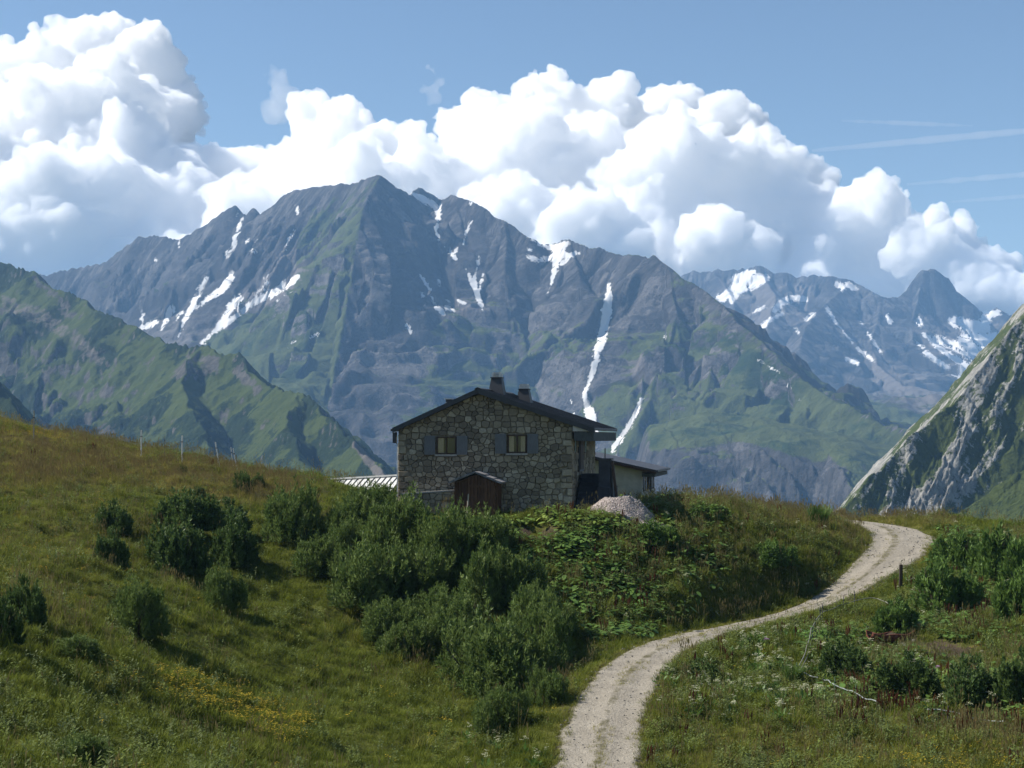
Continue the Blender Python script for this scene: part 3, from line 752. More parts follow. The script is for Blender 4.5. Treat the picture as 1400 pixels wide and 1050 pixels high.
# ---- slabby granite hillside on the right
RIGHT = [
    Ridge([(1620, 120, 1120), (1480, 330, 1030), (1420, 405, 985), (1400, 432, 970), (1385, 450, 960), (1368, 468, 950), (1352, 492, 940), (1330, 512, 925), (1318, 536, 915), (1298, 556, 905), (1275, 570, 895), (1255, 592, 880), (1238, 600, 872), (1222, 622, 862),
           (1206, 640, 850), (1190, 648, 842), (1172, 672, 830), (1158, 690, 822), (1140, 722, 808), (1090, 790, 780)], 1.0, 1.15, smin=0.8, amp=0.35, lam=30, jag=5.5),
    Ridge([(1700, 520, 760), (1480, 590, 742), (1400, 640, 730), (1340, 680, 722), (1280, 730, 712), (1200, 800, 700)], 1.0, 0.75, smin=0.7, amp=0.3, lam=40, jag=1.5),
]
def build_right_hill():
    ys = np.concatenate([np.linspace(600, 700, 60), np.linspace(700.6, 980, 420), np.linspace(982, 1160, 60)])
    X, Y = terrain_grid(1060, 1640, 560, ys)
    Z, bs, bd = ridge_field(X, Y, RIGHT, 97, rib=1.5, warp=3.0, wl=20.0)
    # slabs dip along one direction across the slope
    ca, sa = math.cos(R(50)), math.sin(R(50))
    al = X * ca + Z * sa; pe = X * sa - Z * ca + 0.06 * Y
    w = fbm2(X / 60, Z / 60 + Y / 80, 3, 150)
    s1 = fbm2(pe / 12.0 + w * 0.35, al / 75.0 + w * 0.4, 4, 151, 0.55)
    s2 = fbm2(pe / 4.2 + w * 0.3, al / 26.0, 4, 152, 0.6)
    green = sstep(-6, 10, fbm2(X / 50, Z / 50, 3, 153) * 22)
    U0, V0 = proj(X, Y, Z)
    meadow = blur(poly_mask(U0, V0, [(1255, 740), (1300, 690), (1345, 650), (1400, 590), (1700, 420), (1700, 900), (1200, 900)]), 6)
    slab = 1.0 * s1 + 0.55 * s2 + 0.8 * fbm2(pe / 30 + 5, al / 60, 4, 154) + 0.02
    # gullies across the slabs hold grass
    rockm = np.clip(slab, -1, 1) - 1.1 * meadow * (0.6 + 0.8 * fbm2(X / 22, Z / 22, 2, 157)) 
    st_ = np.floor((slab + 1) * 4.0 + 0.7 * fbm2(X / 9, Z / 9, 2, 158)) / 4.0 - 1
    Z = Z + (2.6 * np.clip(slab, -0.5, 0.8) + 2.2 * np.clip(st_, -0.6, 0.8)) * (1 - 0.75 * meadow) * sstep(-2, 14, bd)
    Z = Z + 0.7 * fbm2(pe / 2.6, al / 8.0, 4, 156, 0.6)
    me = mesh_np('hillside', np.stack([X, Y, Z], -1).reshape(-1, 3), grid_faces(*X.shape))
    attr_f(me, 'slab', rockm)
    n = Nodes('right_hillside_ground')
    p = n.pos()
    fine = n.noise(p, 0.35, 6, 0.75)
    rot = n.mapping(n.mapping(p, rot=(0, R(50), 0)), (0.16, 1, 1))
    st = n.noise(rot, 0.32, 6, 0.7)
    rk = n.ramp(st, [(0.28, (0.09, 0.088, 0.08)), (0.5, (0.245, 0.238, 0.217)), (0.72, (0.40, 0.388, 0.35))])
    rk = n.mix(n.smooth(fine, 0.56, 0.7), rk, (0.10, 0.098, 0.09))
    gr = n.mix(n.noise(p, 0.09, 6, 0.75), (0.030, 0.046, 0.012), (0.075, 0.092, 0.022))
    gr = n.mix(n.smooth(n.noise(p, 0.2, 5, 0.75), 0.52, 0.64), gr, (0.016, 0.026, 0.009))
    mk = n.math('ADD', n.attr('slab'), n.math('MULTIPLY', n.math('SUBTRACT', st, 0.5), 1.5))
    mk = n.math('ADD', mk, n.math('MULTIPLY', n.math('SUBTRACT', n.noise(p, 0.6, 4, 0.7), 0.5), 0.8))
    n.color(n.mix(n.smooth(mk, 0.02, 0.16), gr, rk))
    n.set(Roughness=0.92, Specular_IOR_Level=0.1)
    n.bump(n.math('ADD', n.math('MULTIPLY', st, 2.5), n.math('MULTIPLY', fine, 1.3)), 0.9, 1.0)
    tag(link('hillside', me, n.m), 'grey slabby rock hillside with grass ledges on the right', kind='structure')
build_right_hill()
def valley_floor():
    n = Nodes('valley_grass')
    n.color(n.mix(n.noise(n.pos(), 0.004, 6, 0.7), (0.03, 0.045, 0.015), (0.07, 0.09, 0.03)))
    me = bpy.data.meshes.new('valley_floor')
    me.from_pydata([(-6900, -1150, -520), (6900, -1150, -520), (6900, 7200, -520), (-6900, 7200, -520)], [], [(0, 1, 2, 3)])
    tag(link('valley_floor', me, n.m), kind='structure')
valley_floor()
# ------------------------------------------------------------------ the near hillside, surveyed at points along sight lines
CTRL = [
    # (photo px, py, distance)
    (0, 575, 110), (100, 597, 107), (200, 618, 104), (300, 641, 100), (370, 656, 97), (430, 672, 94), (-120, 552, 112), (-300, 520, 112),
    (0, 700, 76), (0, 800, 54), (0, 900, 44), (0, 1050, 33), (200, 700, 79), (200, 800, 63.5), (200, 900, 53.5), (200, 1000, 46),
    (100, 640, 92), (300, 690, 87), (400, 750, 78.5), (400, 850, 68), (400, 950, 57.5), (350, 1050, 44.5), (480, 715, 84), (540, 702, 83.5),
    (600, 750, 75), (600, 850, 68.5), (600, 950, 60), (560, 1050, 47), (700, 900, 64), (700, 1000, 53),
    (560, 702, 80), (620, 705, 78.5), (700, 708, 78), (780, 704, 79), (700, 690, 88), (640, 690, 90), (800, 688, 90), (720, 745, 74), (760, 800, 70), (760, 860, 66),
    (850, 697, 77.2), (800, 708, 77.2), (850, 702, 82), (880, 697, 79), (880, 697, 83), (940, 692, 80.5), (1000, 697, 81), (1060, 703, 83), (1120, 707, 88), (940, 740, 76.5), (1050, 800, 75.6), (900, 800, 71), (1080, 750, 79.5), (1160, 740, 85),
    (1200, 870, 65), (1200, 950, 55), (1250, 810, 73), (1350, 745, 80), (1350, 850, 65), (1400, 950, 53.5), (1400, 1050, 43), (1100, 1050, 45), (1000, 950, 56.5), (1000, 900, 63), (1100, 880, 66),
    (1290, 713, 92), (1330, 722, 88), (1400, 752, 79), (1500, 790, 76),
    (-200, 700, 70), (-300, 1000, 33), (1600, 950, 50), (1600, 1050, 42),
]
# drop away behind the crest, and climb to the path the picture was taken from
CTRL_W = [(-36, 150, -14), (-15, 150, -20), (0, 150, -20), (-60, 150, -6), (12, 140, -19), (30, 135, -24), (48, 130, -26), (14, 112, -8.5), (30, 112, -11), (2, 118, -9), (-12, 118, -5),
          (0, 0, -1.65), (-20, 5, -0.8), (20, 5, -3.4), (0, 18, -5.2), (-14, 20, -4.6), (15, 20, -6.2), (-50, 40, 1.5), (45, 40, -9.5), (-70, 80, 7), (60, 80, -8), (-70, 0, 7), (60, 0, -5), (-70, 120, 9)]
ROAD = [(822, 1150, 40), (818, 1050, 47), (824, 1000, 50.7), (842, 950, 55), (868, 912, 59.2), (905, 886, 63), (955, 869, 66.8), (1010, 856, 70), (1075, 840, 73), (1130, 820, 75), (1172, 795, 77.2), (1203, 768, 79.8),
        (1222, 743, 83.5), (1215, 724, 88.5), (1180, 715.5, 92), (1130, 710, 94), (1060, 705, 95), (980, 702, 95)]
RW = 1.26      # half width
pc = [P(*c) for c in CTRL] + list(CTRL_W)
rd = np.array([P(*c) for c in ROAD])
pc += [tuple(q) for q in rd[1:15]]
pc = np.array(pc)

def tps_fit(p, lam=0.02):
    n = len(p); xy = p[:, :2] / 30.0
    r = np.sqrt(((xy[:, None] - xy[None]) ** 2).sum(-1)) + 1e-9
    Km = r * r * np.log(r) + lam * np.eye(n)
    Pm = np.hstack([np.ones((n, 1)), xy])
    A = np.block([[Km, Pm], [Pm.T, np.zeros((3, 3))]])
    return xy, np.linalg.solve(A, np.concatenate([p[:, 2], np.zeros(3)]))
TXY, TW = tps_fit(pc)
def tps(x, y):
    sh = np.shape(x); x = np.ravel(x) / 30.0; y = np.ravel(y) / 30.0
    o = TW[-3] + TW[-2] * x + TW[-1] * y
    for (a, b), w in zip(TXY, TW[:-3]):
        r2 = (x - a) ** 2 + (y - b) ** 2 + 1e-12
        o = o + w * 0.5 * r2 * np.log(r2)
    return o.reshape(sh)

def catmull(p, n=24):
    out = []
    p = np.asarray(p, float)
    q = np.vstack([2 * p[0] - p[1], p, 2 * p[-1] - p[-2]])
    for i in range(1, len(q) - 2):
        for t in np.linspace(0, 1, n, endpoint=False):
            out.append(0.5 * ((2 * q[i]) + (-q[i - 1] + q[i + 1]) * t + (2 * q[i - 1] - 5 * q[i] + 4 * q[i + 1] - q[i + 2]) * t * t + (-q[i - 1] + 3 * q[i] - 3 * q[i + 1] + q[i + 2]) * t ** 3))
    out.append(p[-1])
    return np.array(out)
RC = catmull(rd)
seg = np.hypot(*np.diff(RC[:, :2], axis=0).T); RS = np.concatenate([[0], np.cumsum(seg)])
nS = int(RS[-1] / 0.25)
_s = np.linspace(0, RS[-1], nS)
RC = np.stack([np.interp(_s, RS, RC[:, k]) for k in range(3)], 1); RS = _s
for _ in range(30):
    RC[1:-1] = 0.25 * RC[:-2] + 0.5 * RC[1:-1] + 0.25 * RC[2:]
RT = np.gradient(RC[:, :2], axis=0); RT /= np.linalg.norm(RT, axis=1)[:, None]
RN = np.stack([-RT[:, 1], RT[:, 0]], 1)         # left of travel

def road_dist(x, y):
    """distance to the centre line, height of the road there, signed offset"""
    sh = np.shape(x); x = np.ravel(x).astype(float); y = np.ravel(y).astype(float)
    d = np.full(x.shape, 1e9); z = np.zeros(x.shape); sg = np.zeros(x.shape)
    for i in range(0, len(RC), 2):
        dx = x - RC[i, 0]; dy = y - RC[i, 1]
        dd = dx * dx + dy * dy
        m = dd < d
        d = np.where(m, dd, d); z = np.where(m, RC[i, 2], z)
        sg = np.where(m, dx * RN[i, 0] + dy * RN[i, 1], sg)
    return np.sqrt(d).reshape(sh), z.reshape(sh), sg.reshape(sh)

HX, HY = P(662, 702, 80)[0], 80.0                  # foot of the gable
HZ = P(662, 702, 80)[2]
HROT = R(-11.0)
PIT = P(1222, 884, 63.5)
HOLE = P(728, 726, 75.6)
def ground_raw(x, y):
    z = tps(x, y)
    # terracettes and hummocks
    z = z + 0.34 * fbm2(x / 2.4 + 0.8 * fbm2(x / 6, y / 6, 2, 204), y / 2.0, 3, 201) + 0.55 * fbm2(x / 8.0, y / 8.0, 2, 202) + 0.16 * fbm2(x / 0.9, y / 0.9, 2, 203)
    z = z - 0.95 * np.exp(-(((x - PIT[0]) / 1.5) ** 2 + ((y - PIT[1]) / 0.9) ** 2)) * 0.7
    z = z - 0.8 * np.exp(-(((x - HOLE[0]) / 0.75) ** 2 + ((y - HOLE[1]) / 0.6) ** 2))
    return z
def ground_z(x, y):
    z = ground_raw(x, y)
    d, zr, sg = road_dist(x, y)
    k = sstep(RW + 1.7, RW + 0.15, d)
    z = z * (1 - k) + (zr - 0.05) * k
    # level platform under the hut
    c, s = math.cos(-HROT), math.sin(-HROT)
    lx = (x - HX) * c - (y - HY) * s; ly = (x - HX) * s + (y - HY) * c
    q = np.maximum(np.abs(lx - 1) - 5.6, np.abs(ly - 4) - 4.6)
    k = sstep(1.2, 0.0, q)
    return z * (1 - k) + (HZ - 0.05) * k

GX = np.arange(-66, 60.01, 0.3); GY = np.concatenate([np.arange(-8, 26, 0.8), np.arange(26, 122, 0.27), np.arange(122, 156, 1.0)])
gX, gY = np.meshgrid(GX, GY)
gZ = ground_z(gX, gY)

def hgt(x, y):
    """bilinear lookup of the finished ground"""
    x = np.asarray(x, float); y = np.asarray(y, float)
    fx = np.interp(x, GX, np.arange(len(GX))); fy = np.interp(y, GY, np.arange(len(GY)))
    i = np.clip(fx.astype(int), 0, len(GX) - 2); j = np.clip(fy.astype(int), 0, len(GY) - 2)
    a, b = fx - i, fy - j
    return gZ[j, i] * (1 - a) * (1 - b) + gZ[j, i + 1] * a * (1 - b) + gZ[j + 1, i] * (1 - a) * b + gZ[j + 1, i + 1] * a * b

def hit(px, py, y0=24.0, y1=125.0):
    """first ground point on a photo sight line"""
    ys = np.arange(y0, y1, 0.1)
    q = np.array([P(px, py, v) for v in (1.0, 2.0)])
    dirn = (q[1] - q[0])
    x = dirn[0] * ys; z = dirn[2] * ys
    below = np.nonzero(z < hgt(x, ys))[0]
    k = below[0] if len(below) else len(ys) - 1
    return Vector((x[k], ys[k], float(hgt(x[k], ys[k]))))

gU, gV = proj(gX, gY, gZ)
def soft_poly(pts, n=4):
    return blur(poly_mask(gU, gV, pts), n)
vis = gY < 118
dirt = soft_poly([(694, 718), (730, 720), (764, 716), (762, 730), (742, 740), (704, 738)], 2) * (gY < 79)
dirt += soft_poly([(1192, 858), (1240, 862), (1280, 874), (1345, 882), (1350, 900), (1300, 902), (1250, 892), (1200, 882)], 3) * (gY < 68)
dirt += soft_poly([(-10, 590), (60, 590), (95, 606), (60, 612), (-10, 606)], 2) * 0.7 * (gY > 88)
dirt += 0.8 * soft_poly([(722, 825), (750, 815), (760, 830), (740, 838)], 1)
rdist, _, _ = road_dist(gX, gY)
rdist = rdist + 0.62 * np.exp(-((gX - 11.8) / 4.6) ** 2)      # the track is worn narrow along the bank
dirt += sstep(RW + 0.5, RW + 0.1, rdist) * 0.8
golden = soft_poly([(-40, 590), (100, 598), (260, 632), (420, 660), (440, 690), (300, 690), (150, 660), (-40, 680)], 12) * (gY > 60)
golden += 0.6 * soft_poly([(1030, 690), (1110, 698), (1190, 720), (1190, 760), (1100, 725), (1030, 710)], 4)
golden += 0.8 * soft_poly([(1130, 708), (1300, 708), (1310, 722), (1280, 722), (1140, 716)], 2)
golden += 0.22 * soft_poly([(-20, 700), (120, 650), (220, 720), (120, 850), (-20, 860)], 14)
golden += 0.5 * soft_poly([(760, 1060), (740, 960), (790, 890), (760, 1000), (790, 1060)], 5)
golden += 0.35 * soft_poly([(1000, 1000), (1420, 990), (1420, 1060), (900, 1060)], 8)
golden = np.clip(golden, 0, 1)

def build_ground():
    me = mesh_np('hillside_meadow', np.stack([gX, gY, gZ], -1).reshape(-1, 3), grid_faces(*gX.shape))
    attr_f(me, 'dirt', dirt); attr_f(me, 'golden', golden)
    n = Nodes('meadow_soil_and_turf')
    p = n.pos()
    f = n.noise(p, 3.2, 6, 0.75); b = n.noise(p, 0.35, 4, 0.6)
    g = n.mix(f, (0.045, 0.052, 0.011), (0.120, 0.130, 0.028))
    go = n.mix(f, (0.085, 0.072, 0.022), (0.17, 0.14, 0.048))
    c = n.mix(n.math('MULTIPLY', n.attr('golden'), n.smooth(b, 0.3, 0.6, 0.35, 1.0)), g, go)
    so = n.mix(n.noise(p, 7.0, 6, 0.75), (0.030, 0.022, 0.015), (0.100, 0.076, 0.056))
    m = n.smooth(n.math('ADD', n.attr('dirt'), n.math('MULTIPLY', n.math('SUBTRACT', n.noise(p, 1.3, 6, 0.75), 0.55), 2.4)), 0.35, 0.7)
    n.color(n.mix(m, c, so)); n.set(Roughness=0.97, Specular_IOR_Level=0.04)
    n.bump(n.math('ADD', n.math('MULTIPLY', f, 0.12), n.math('MULTIPLY', n.noise(p, 14.0, 4, 0.7), 0.04)), 0.9, 1.0)
    tag(link('hillside_meadow', me, n.m), kind='structure')
build_ground()

def build_road():
    offs = np.array([-1.75, -1.5, -1.32, -1.1, -0.8, -0.5, -0.2, 0.0, 0.2, 0.5, 0.8, 1.1, 1.32, 1.5, 1.75])
    prof = np.array([-0.16, -0.05, -0.005, -0.01, -0.035, -0.02, 0.012, 0.02, 0.012, -0.02, -0.035, -0.01, -0.005, -0.05, -0.16])
    V = []
    for i in range(len(RC)):
        s = RS[i]
        wid = 1.0 + 0.10 * vnoise2(s / 2.2, 0.5, 301) + 0.06 * vnoise2(s / 0.7, 4.5, 302)
        widr = 1.0 + 0.10 * vnoise2(s / 2.0, 9.5, 303) + 0.06 * vnoise2(s / 0.7, 14.5, 304)
        k = 1.0 + 0.75 * float(np.exp(-((s - RS[np.argmin(np.abs(RC[:, 0] - 20.3) + np.abs(RC[:, 1] - 84))]) / 5.0) ** 2))
        pin = 1.0 - 0.55 * math.exp(-((RC[i, 0] - 11.8) / 4.6) ** 2)
        for o, h in zip(offs, prof):
            w = o * (wid if o < 0 else widr)
            w = w * (k if w < 0 else 1.0) * 0.88 * pin
            x, y = RC[i, :2] + RN[i] * w
            V.append((x, y, RC[i, 2] + h + 0.015 + 0.012 * vnoise2(x * 3, y * 3, 305)))
    me = mesh_np('gravel_track', V, grid_faces(len(RC), len(offs)))
    attr_f(me, 'across', np.tile(offs / 1.5, len(RC)))
    n = Nodes('track_gravel')
    p = n.pos()
    st = n.voronoi(p, 9.0, out='Color'); st2 = n.voronoi(p, 24.0, out='Color')
    b = n.noise(p, 0.9, 5, 0.65)
    c = n.ramp(b, [(0.3, (0.185, 0.165, 0.132)), (0.7, (0.29, 0.262, 0.212))])
    c = n.mix(0.10, c, n.mix(n.sep(st)[0], (0.13, 0.115, 0.09), (0.52, 0.47, 0.39)))
    c = n.mix(0.13, c, n.mix(n.sep(st2)[0], (0.10, 0.09, 0.07), (0.50, 0.45, 0.375)))
    a = n.math('ABSOLUTE', n.attr('across'))
    mid = n.smooth(a, 0.26, 0.05)
    edge = n.smooth(a, 0.72, 1.02)
    gm = n.math('ADD', n.math('MULTIPLY', mid, 0.72), edge)
    gm = n.smooth(n.math('ADD', gm, n.math('MULTIPLY', n.math('SUBTRACT', n.noise(p, 1.7, 6, 0.75), 0.55), 1.9)), 0.42, 0.85)
    c = n.mix(n.math('MULTIPLY', gm, 0.8), c, n.mix(n.noise(p, 12.0, 4), (0.035, 0.036, 0.012), (0.105, 0.092, 0.042)))
    n.color(c); n.set(Roughness=0.95, Specular_IOR_Level=0.1)
    n.bump(n.math('ADD', n.math('MULTIPLY', n.voronoi(p, 16.0), 0.022), n.math('MULTIPLY', n.noise(p, 5.0, 5, 0.7), 0.09)), 0.8, 1.0)
    tag(link('gravel_track', me, n.m), kind='structure')
build_road()
# ------------------------------------------------------------------ building helpers
class MB:
    """collects boxes, prisms and bars; build() links them as one mesh object"""
    def __init__(s): s.v = []; s.f = []
    def add(s, vs, fs):
        b = len(s.v); s.v += [tuple(q) for q in vs]; s.f += [tuple(i + b for i in q) for q in fs]; return s
    def box(s, x0, x1, y0, y1, z0, z1, M=None):
        vs = [Vector((x, y, z)) for x in (x0, x1) for y in (y0, y1) for z in (z0, z1)]
        if M is not None: vs = [M @ q for q in vs]
        return s.add(vs, [(0, 1, 3, 2), (4, 6, 7, 5), (0, 4, 5, 1), (2, 3, 7, 6), (0, 2, 6, 4), (1, 5, 7, 3)])
    def prism_y(s, poly, y0, y1):
        """poly of (x, z), counter-clockwise seen from -y"""
        n = len(poly)
        vs = [(x, y0, z) for x, z in poly] + [(x, y1, z) for x, z in poly]
        fs = [tuple(range(n)), tuple(range(2 * n - 1, n - 1, -1))]
        fs += [(i, i + n, (i + 1) % n + n, (i + 1) % n) for i in range(n)]
        return s.add(vs, fs)
    def frustum(s, cx, cy, z0, z1, wx0, wy0, wx1, wy1):
        vs = []
        for z, wx, wy in ((z0, wx0, wy0), (z1, wx1, wy1)):
            vs += [(cx - wx, cy - wy, z), (cx + wx, cy - wy, z), (cx + wx, cy + wy, z), (cx - wx, cy + wy, z)]
        return s.add(vs, [(3, 2, 1, 0), (4, 5, 6, 7), (0, 1, 5, 4), (1, 2, 6, 5), (2, 3, 7, 6), (3, 0, 4, 7)])
    def tube(s, pts, r, n=6, r1=None):
        pts = [Vector(q) for q in pts]; b = len(s.v)
        for i, q in enumerate(pts):
            d = (pts[min(i + 1, len(pts) - 1)] - pts[max(i - 1, 0)]).normalized()
            a = d.orthogonal().normalized(); c = d.cross(a)
            rr = r if r1 is None else r + (r1 - r) * i / (len(pts) - 1)
            for k in range(n):
                t = 2 * math.pi * k / n
                s.v.append(tuple(q + a * rr * math.cos(t) + c * rr * math.sin(t)))
        for i in range(len(pts) - 1):
            for k in range(n):
                s.f.append((b + i * n + k, b + i * n + (k + 1) % n, b + (i + 1) * n + (k + 1) % n, b + (i + 1) * n + k))
        s.f.append(tuple(b + k for k in range(n))[::-1]); s.f.append(tuple(b + (len(pts) - 1) * n + k for k in range(n)))
        return s
    def mesh(s, name, smooth=False):
        me = bpy.data.meshes.new(name); me.from_pydata(s.v, [], s.f); me.update()
        bm = bmesh.new(); bm.from_mesh(me); bmesh.ops.recalc_face_normals(bm, faces=bm.faces); bm.to_mesh(me); bm.free()
        if smooth: me.polygons.foreach_set('use_smooth', [True] * len(me.polygons))
        return me
    def build(s, name, mat, parent=None, smooth=False):
        return link(name, s.mesh(name, smooth), mat, parent)

def mat_simple(name, c, rough=0.7, var=0.25, scale=4.0, metal=0.0, bump=0.0, spec=0.3, stretch=(1, 1, 1)):
    n = Nodes(name)
    p = n.mapping(n.obj(), stretch)
    f = n.noise(p, scale, 5, 0.65)
    lo = tuple(x * (1 - var) for x in c); hi = tuple(min(1, x * (1 + var)) for x in c)
    n.color(n.mix(n.smooth(f, 0.3, 0.7), lo, hi))
    n.set(Roughness=rough, Metallic=metal, Specular_IOR_Level=spec)
    if bump: n.bump(f, bump, 0.05)
    return n.m
def stone_mat(name, base):
    n = Nodes(name)
    r = n.attr('rnd'); p = n.pos()
    c = n.ramp(r, base)
    f = n.noise(p, 9.0, 6, 0.72)
    c = n.mix(n.math('MULTIPLY', n.smooth(f, 0.35, 0.7), 0.6), n.mix(0.45, c, (0.03, 0.03, 0.028)), c)
    lich = n.smooth(n.noise(p, 5.0, 6, 0.8), 0.60, 0.70)
    c = n.mix(n.math('MULTIPLY', lich, 0.4), c, (0.24, 0.235, 0.17))
    n.color(c); n.set(Roughness=0.93, Specular_IOR_Level=0.15)
    n.bump(f, 0.8, 0.04)
    return n.m
M_STONE = stone_mat('rubble_stone', [(0.0, (0.19, 0.156, 0.112)), (0.3, (0.285, 0.238, 0.170)), (0.6, (0.36, 0.304, 0.215)), (0.85, (0.45, 0.388, 0.285)), (1.0, (0.56, 0.49, 0.37))])
M_MORTAR = mat_simple('lime_mortar', (0.23, 0.198, 0.147), 0.95, 0.35, 6.0, bump=0.6)
M_DARKMETAL = mat_simple('dark_sheet_metal', (0.028, 0.029, 0.033), 0.55, 0.3, 2.0, 0.0, spec=0.5)
M_ROOF = mat_simple('dark_roof_sheet', (0.040, 0.041, 0.046), 0.55, 0.3, 1.5, spec=0.4)
M_DARKBOARD = mat_simple('dark_grey_boards', (0.060, 0.064, 0.064), 0.8, 0.25, 3.0)
M_SOFFIT = mat_simple('soffit_board', (0.42, 0.40, 0.37), 0.8, 0.15, 3.0)
M_SHUTTER = mat_simple('grey_paint', (0.125, 0.128, 0.132), 0.7, 0.15, 5.0, stretch=(6, 1, 1))
M_FRAME = mat_simple('brown_frame_wood', (0.055, 0.032, 0.020), 0.7, 0.3, 8.0)
M_SILL = mat_simple('sill_stone', (0.30, 0.28, 0.25), 0.9, 0.2, 8.0)
M_CURTAIN = mat_simple('curtain_cloth', (0.34, 0.29, 0.22), 0.95, 0.2, 14.0, stretch=(6, 1, 0.5))
M_GLASS = Nodes('window_glass').color((0.012, 0.014, 0.016)).set(Roughness=0.06, Specular_IOR_Level=0.6).m
M_METALLIGHT = mat_simple('galvanised_sheet', (0.46, 0.46, 0.45), 0.45, 0.2, 4.0, 0.4, spec=0.5)
def wood_mat(name, a, b):
    n = Nodes(name)
    p = n.obj(); r = n.rand()
    g = n.noise(n.mapping(p, (14, 14, 1.2)), 2.6, 6, 0.7)
    c = n.mix(n.smooth(g, 0.3, 0.7), a, b)
    c = n.mix(n.math('MULTIPLY', r, 0.5), c, tuple(0.4 * v for v in a))
    n.color(c); n.set(Roughness=0.85, Specular_IOR_Level=0.15); n.bump(g, 0.6, 0.02)
    return n.m
M_SHED = wood_mat('weathered_red_brown_boards', (0.055, 0.028, 0.016), (0.165, 0.085, 0.047))
M_STAKE = wood_mat('bleached_stake_wood', (0.30, 0.27, 0.21), (0.52, 0.47, 0.38))

# ---- rubble masonry: irregular convex stones from a jittered, relaxed cell pattern
def clip_poly(poly, nx, nz, c):
    out = []
    for i in range(len(poly)):
        a, b = poly[i], poly[(i + 1) % len(poly)]
        da, db = a[0] * nx + a[1] * nz - c, b[0] * nx + b[1] * nz - c
        if da <= 0: out.append(a)
        if da * db < 0:
            t = da / (da - db); out.append((a[0] + t * (b[0] - a[0]), a[1] + t * (b[1] - a[1])))
    return out
def rubble(poly, holes, sx, sz, seed, gap=0.014):
    """stones inside a convex (x, z) outline; holes are (x0, x1, z0, z1)"""
    r = np.random.default_rng(seed)
    x0, x1 = min(p[0] for p in poly), max(p[0] for p in poly); z0, z1 = min(p[1] for p in poly), max(p[1] for p in poly)
    pts = []
    z = z0 - sz
    row = 0
    while z < z1 + sz:
        h = sz * r.uniform(0.65, 1.4)
        x = x0 - sx * r.uniform(0.3, 1.2)
        while x < x1 + sx:
            w = sx * r.choice([0.5, 0.7, 1.0, 1.35], p=[0.2, 0.3, 0.35, 0.15]) * r.uniform(0.85, 1.2)
            zz = z + h / 2 + h * r.uniform(-0.24, 0.24)
            if w > 1.1 * sx or r.random() < 0.75: pts.append((x + w / 2, zz))
            else: pts += [(x + w / 2, zz - h * 0.27), (x + w / 2 + r.uniform(-.05, .05), zz + h * 0.27)]
            x += w
        z += h; row += 1
    pts = np.array(pts)
    wt = r.uniform(0.0, 0.05, len(pts)) * (r.random(len(pts)) < 0.6)
    A = 1.35                           # cells are a little wider than tall
    Q = pts * np.array([1, A])
    cells = []
    for i, (px, pz) in enumerate(pts):
        if not (x0 - 0.3 < px < x1 + 0.3 and z0 - 0.3 < pz < z1 + 0.3): continue
        c = list(poly)
        d = ((Q - Q[i]) ** 2).sum(1)
        for j in np.argsort(d)[1:18]:
            dx, dz = Q[j] - Q[i]
            l = math.hypot(dx, dz)
            mx, mz = (Q[i] + Q[j]) / 2
            nx, nz = dx / l, dz / l
            c = clip_poly(c, nx, nz * A, nx * mx + nz * mz - gap * 0.5 + (wt[i] - wt[j]) / (2 * l))
            if len(c) < 3: break
        if len(c) < 3: continue
        skip = False
        for hx0, hx1, hz0, hz1 in holes:
            if hx0 < px < hx1 and hz0 < pz < hz1: skip = True; break
            ax = [q[0] for q in c]; az = [q[1] for q in c]
            if max(ax) > hx0 and min(ax) < hx1 and max(az) > hz0 and min(az) < hz1:
                gaps = [(hx0 - px, (1, 0, hx0)), (px - hx1, (-1, 0, -hx1)), (hz0 - pz, (0, 1, hz0)), (pz - hz1, (0, -1, -hz1))]
                g = max(gaps)[1]
                c = clip_poly(c, *g)
                if len(c) < 3: skip = True; break
        if skip: continue
        # drop near-duplicate corners
        k = [c[0]]
        for q in c[1:]:
            if math.hypot(q[0] - k[-1][0], q[1] - k[-1][1]) > 0.025: k.append(q)
        if len(k) < 3: continue
        ar = 0.5 * abs(sum(k[i - 1][0] * k[i][1] - k[i][0] * k[i - 1][1] for i in range(len(k))))
        if ar > 0.006: cells.append((ar, k))
    return cells
def stone_shape(mb, cell, y_back, y_front, r, to3):
    n = len(cell)
    cx = sum(q[0] for q in cell) / n; cz = sum(q[1] for q in cell) / n
    b = len(mb.v)
    tilt = (r.uniform(-0.05, 0.05), r.uniform(-0.05, 0.05))
    for y, k in ((y_back, 1.0), (y_front * 0.55 + y_back * 0.45, 0.985), (y_front, 0.86)):
        for x, z in cell:
            xx, zz = cx + (x - cx) * k, cz + (z - cz) * k
            yy = y + (tilt[0] * (xx - cx) + tilt[1] * (zz - cz) + r.uniform(-.008, .008) if y == y_front else 0)
            mb.v.append(to3(xx, yy, zz))
    for L in (0, 1):
        for i in range(n):
            j = (i + 1) % n
            mb.f.append((b + L * n + i, b + L * n + j, b + (L + 1) * n + j, b + (L + 1) * n + i))
    mb.f.append(tuple(b + 2 * n + i for i in range(n)))
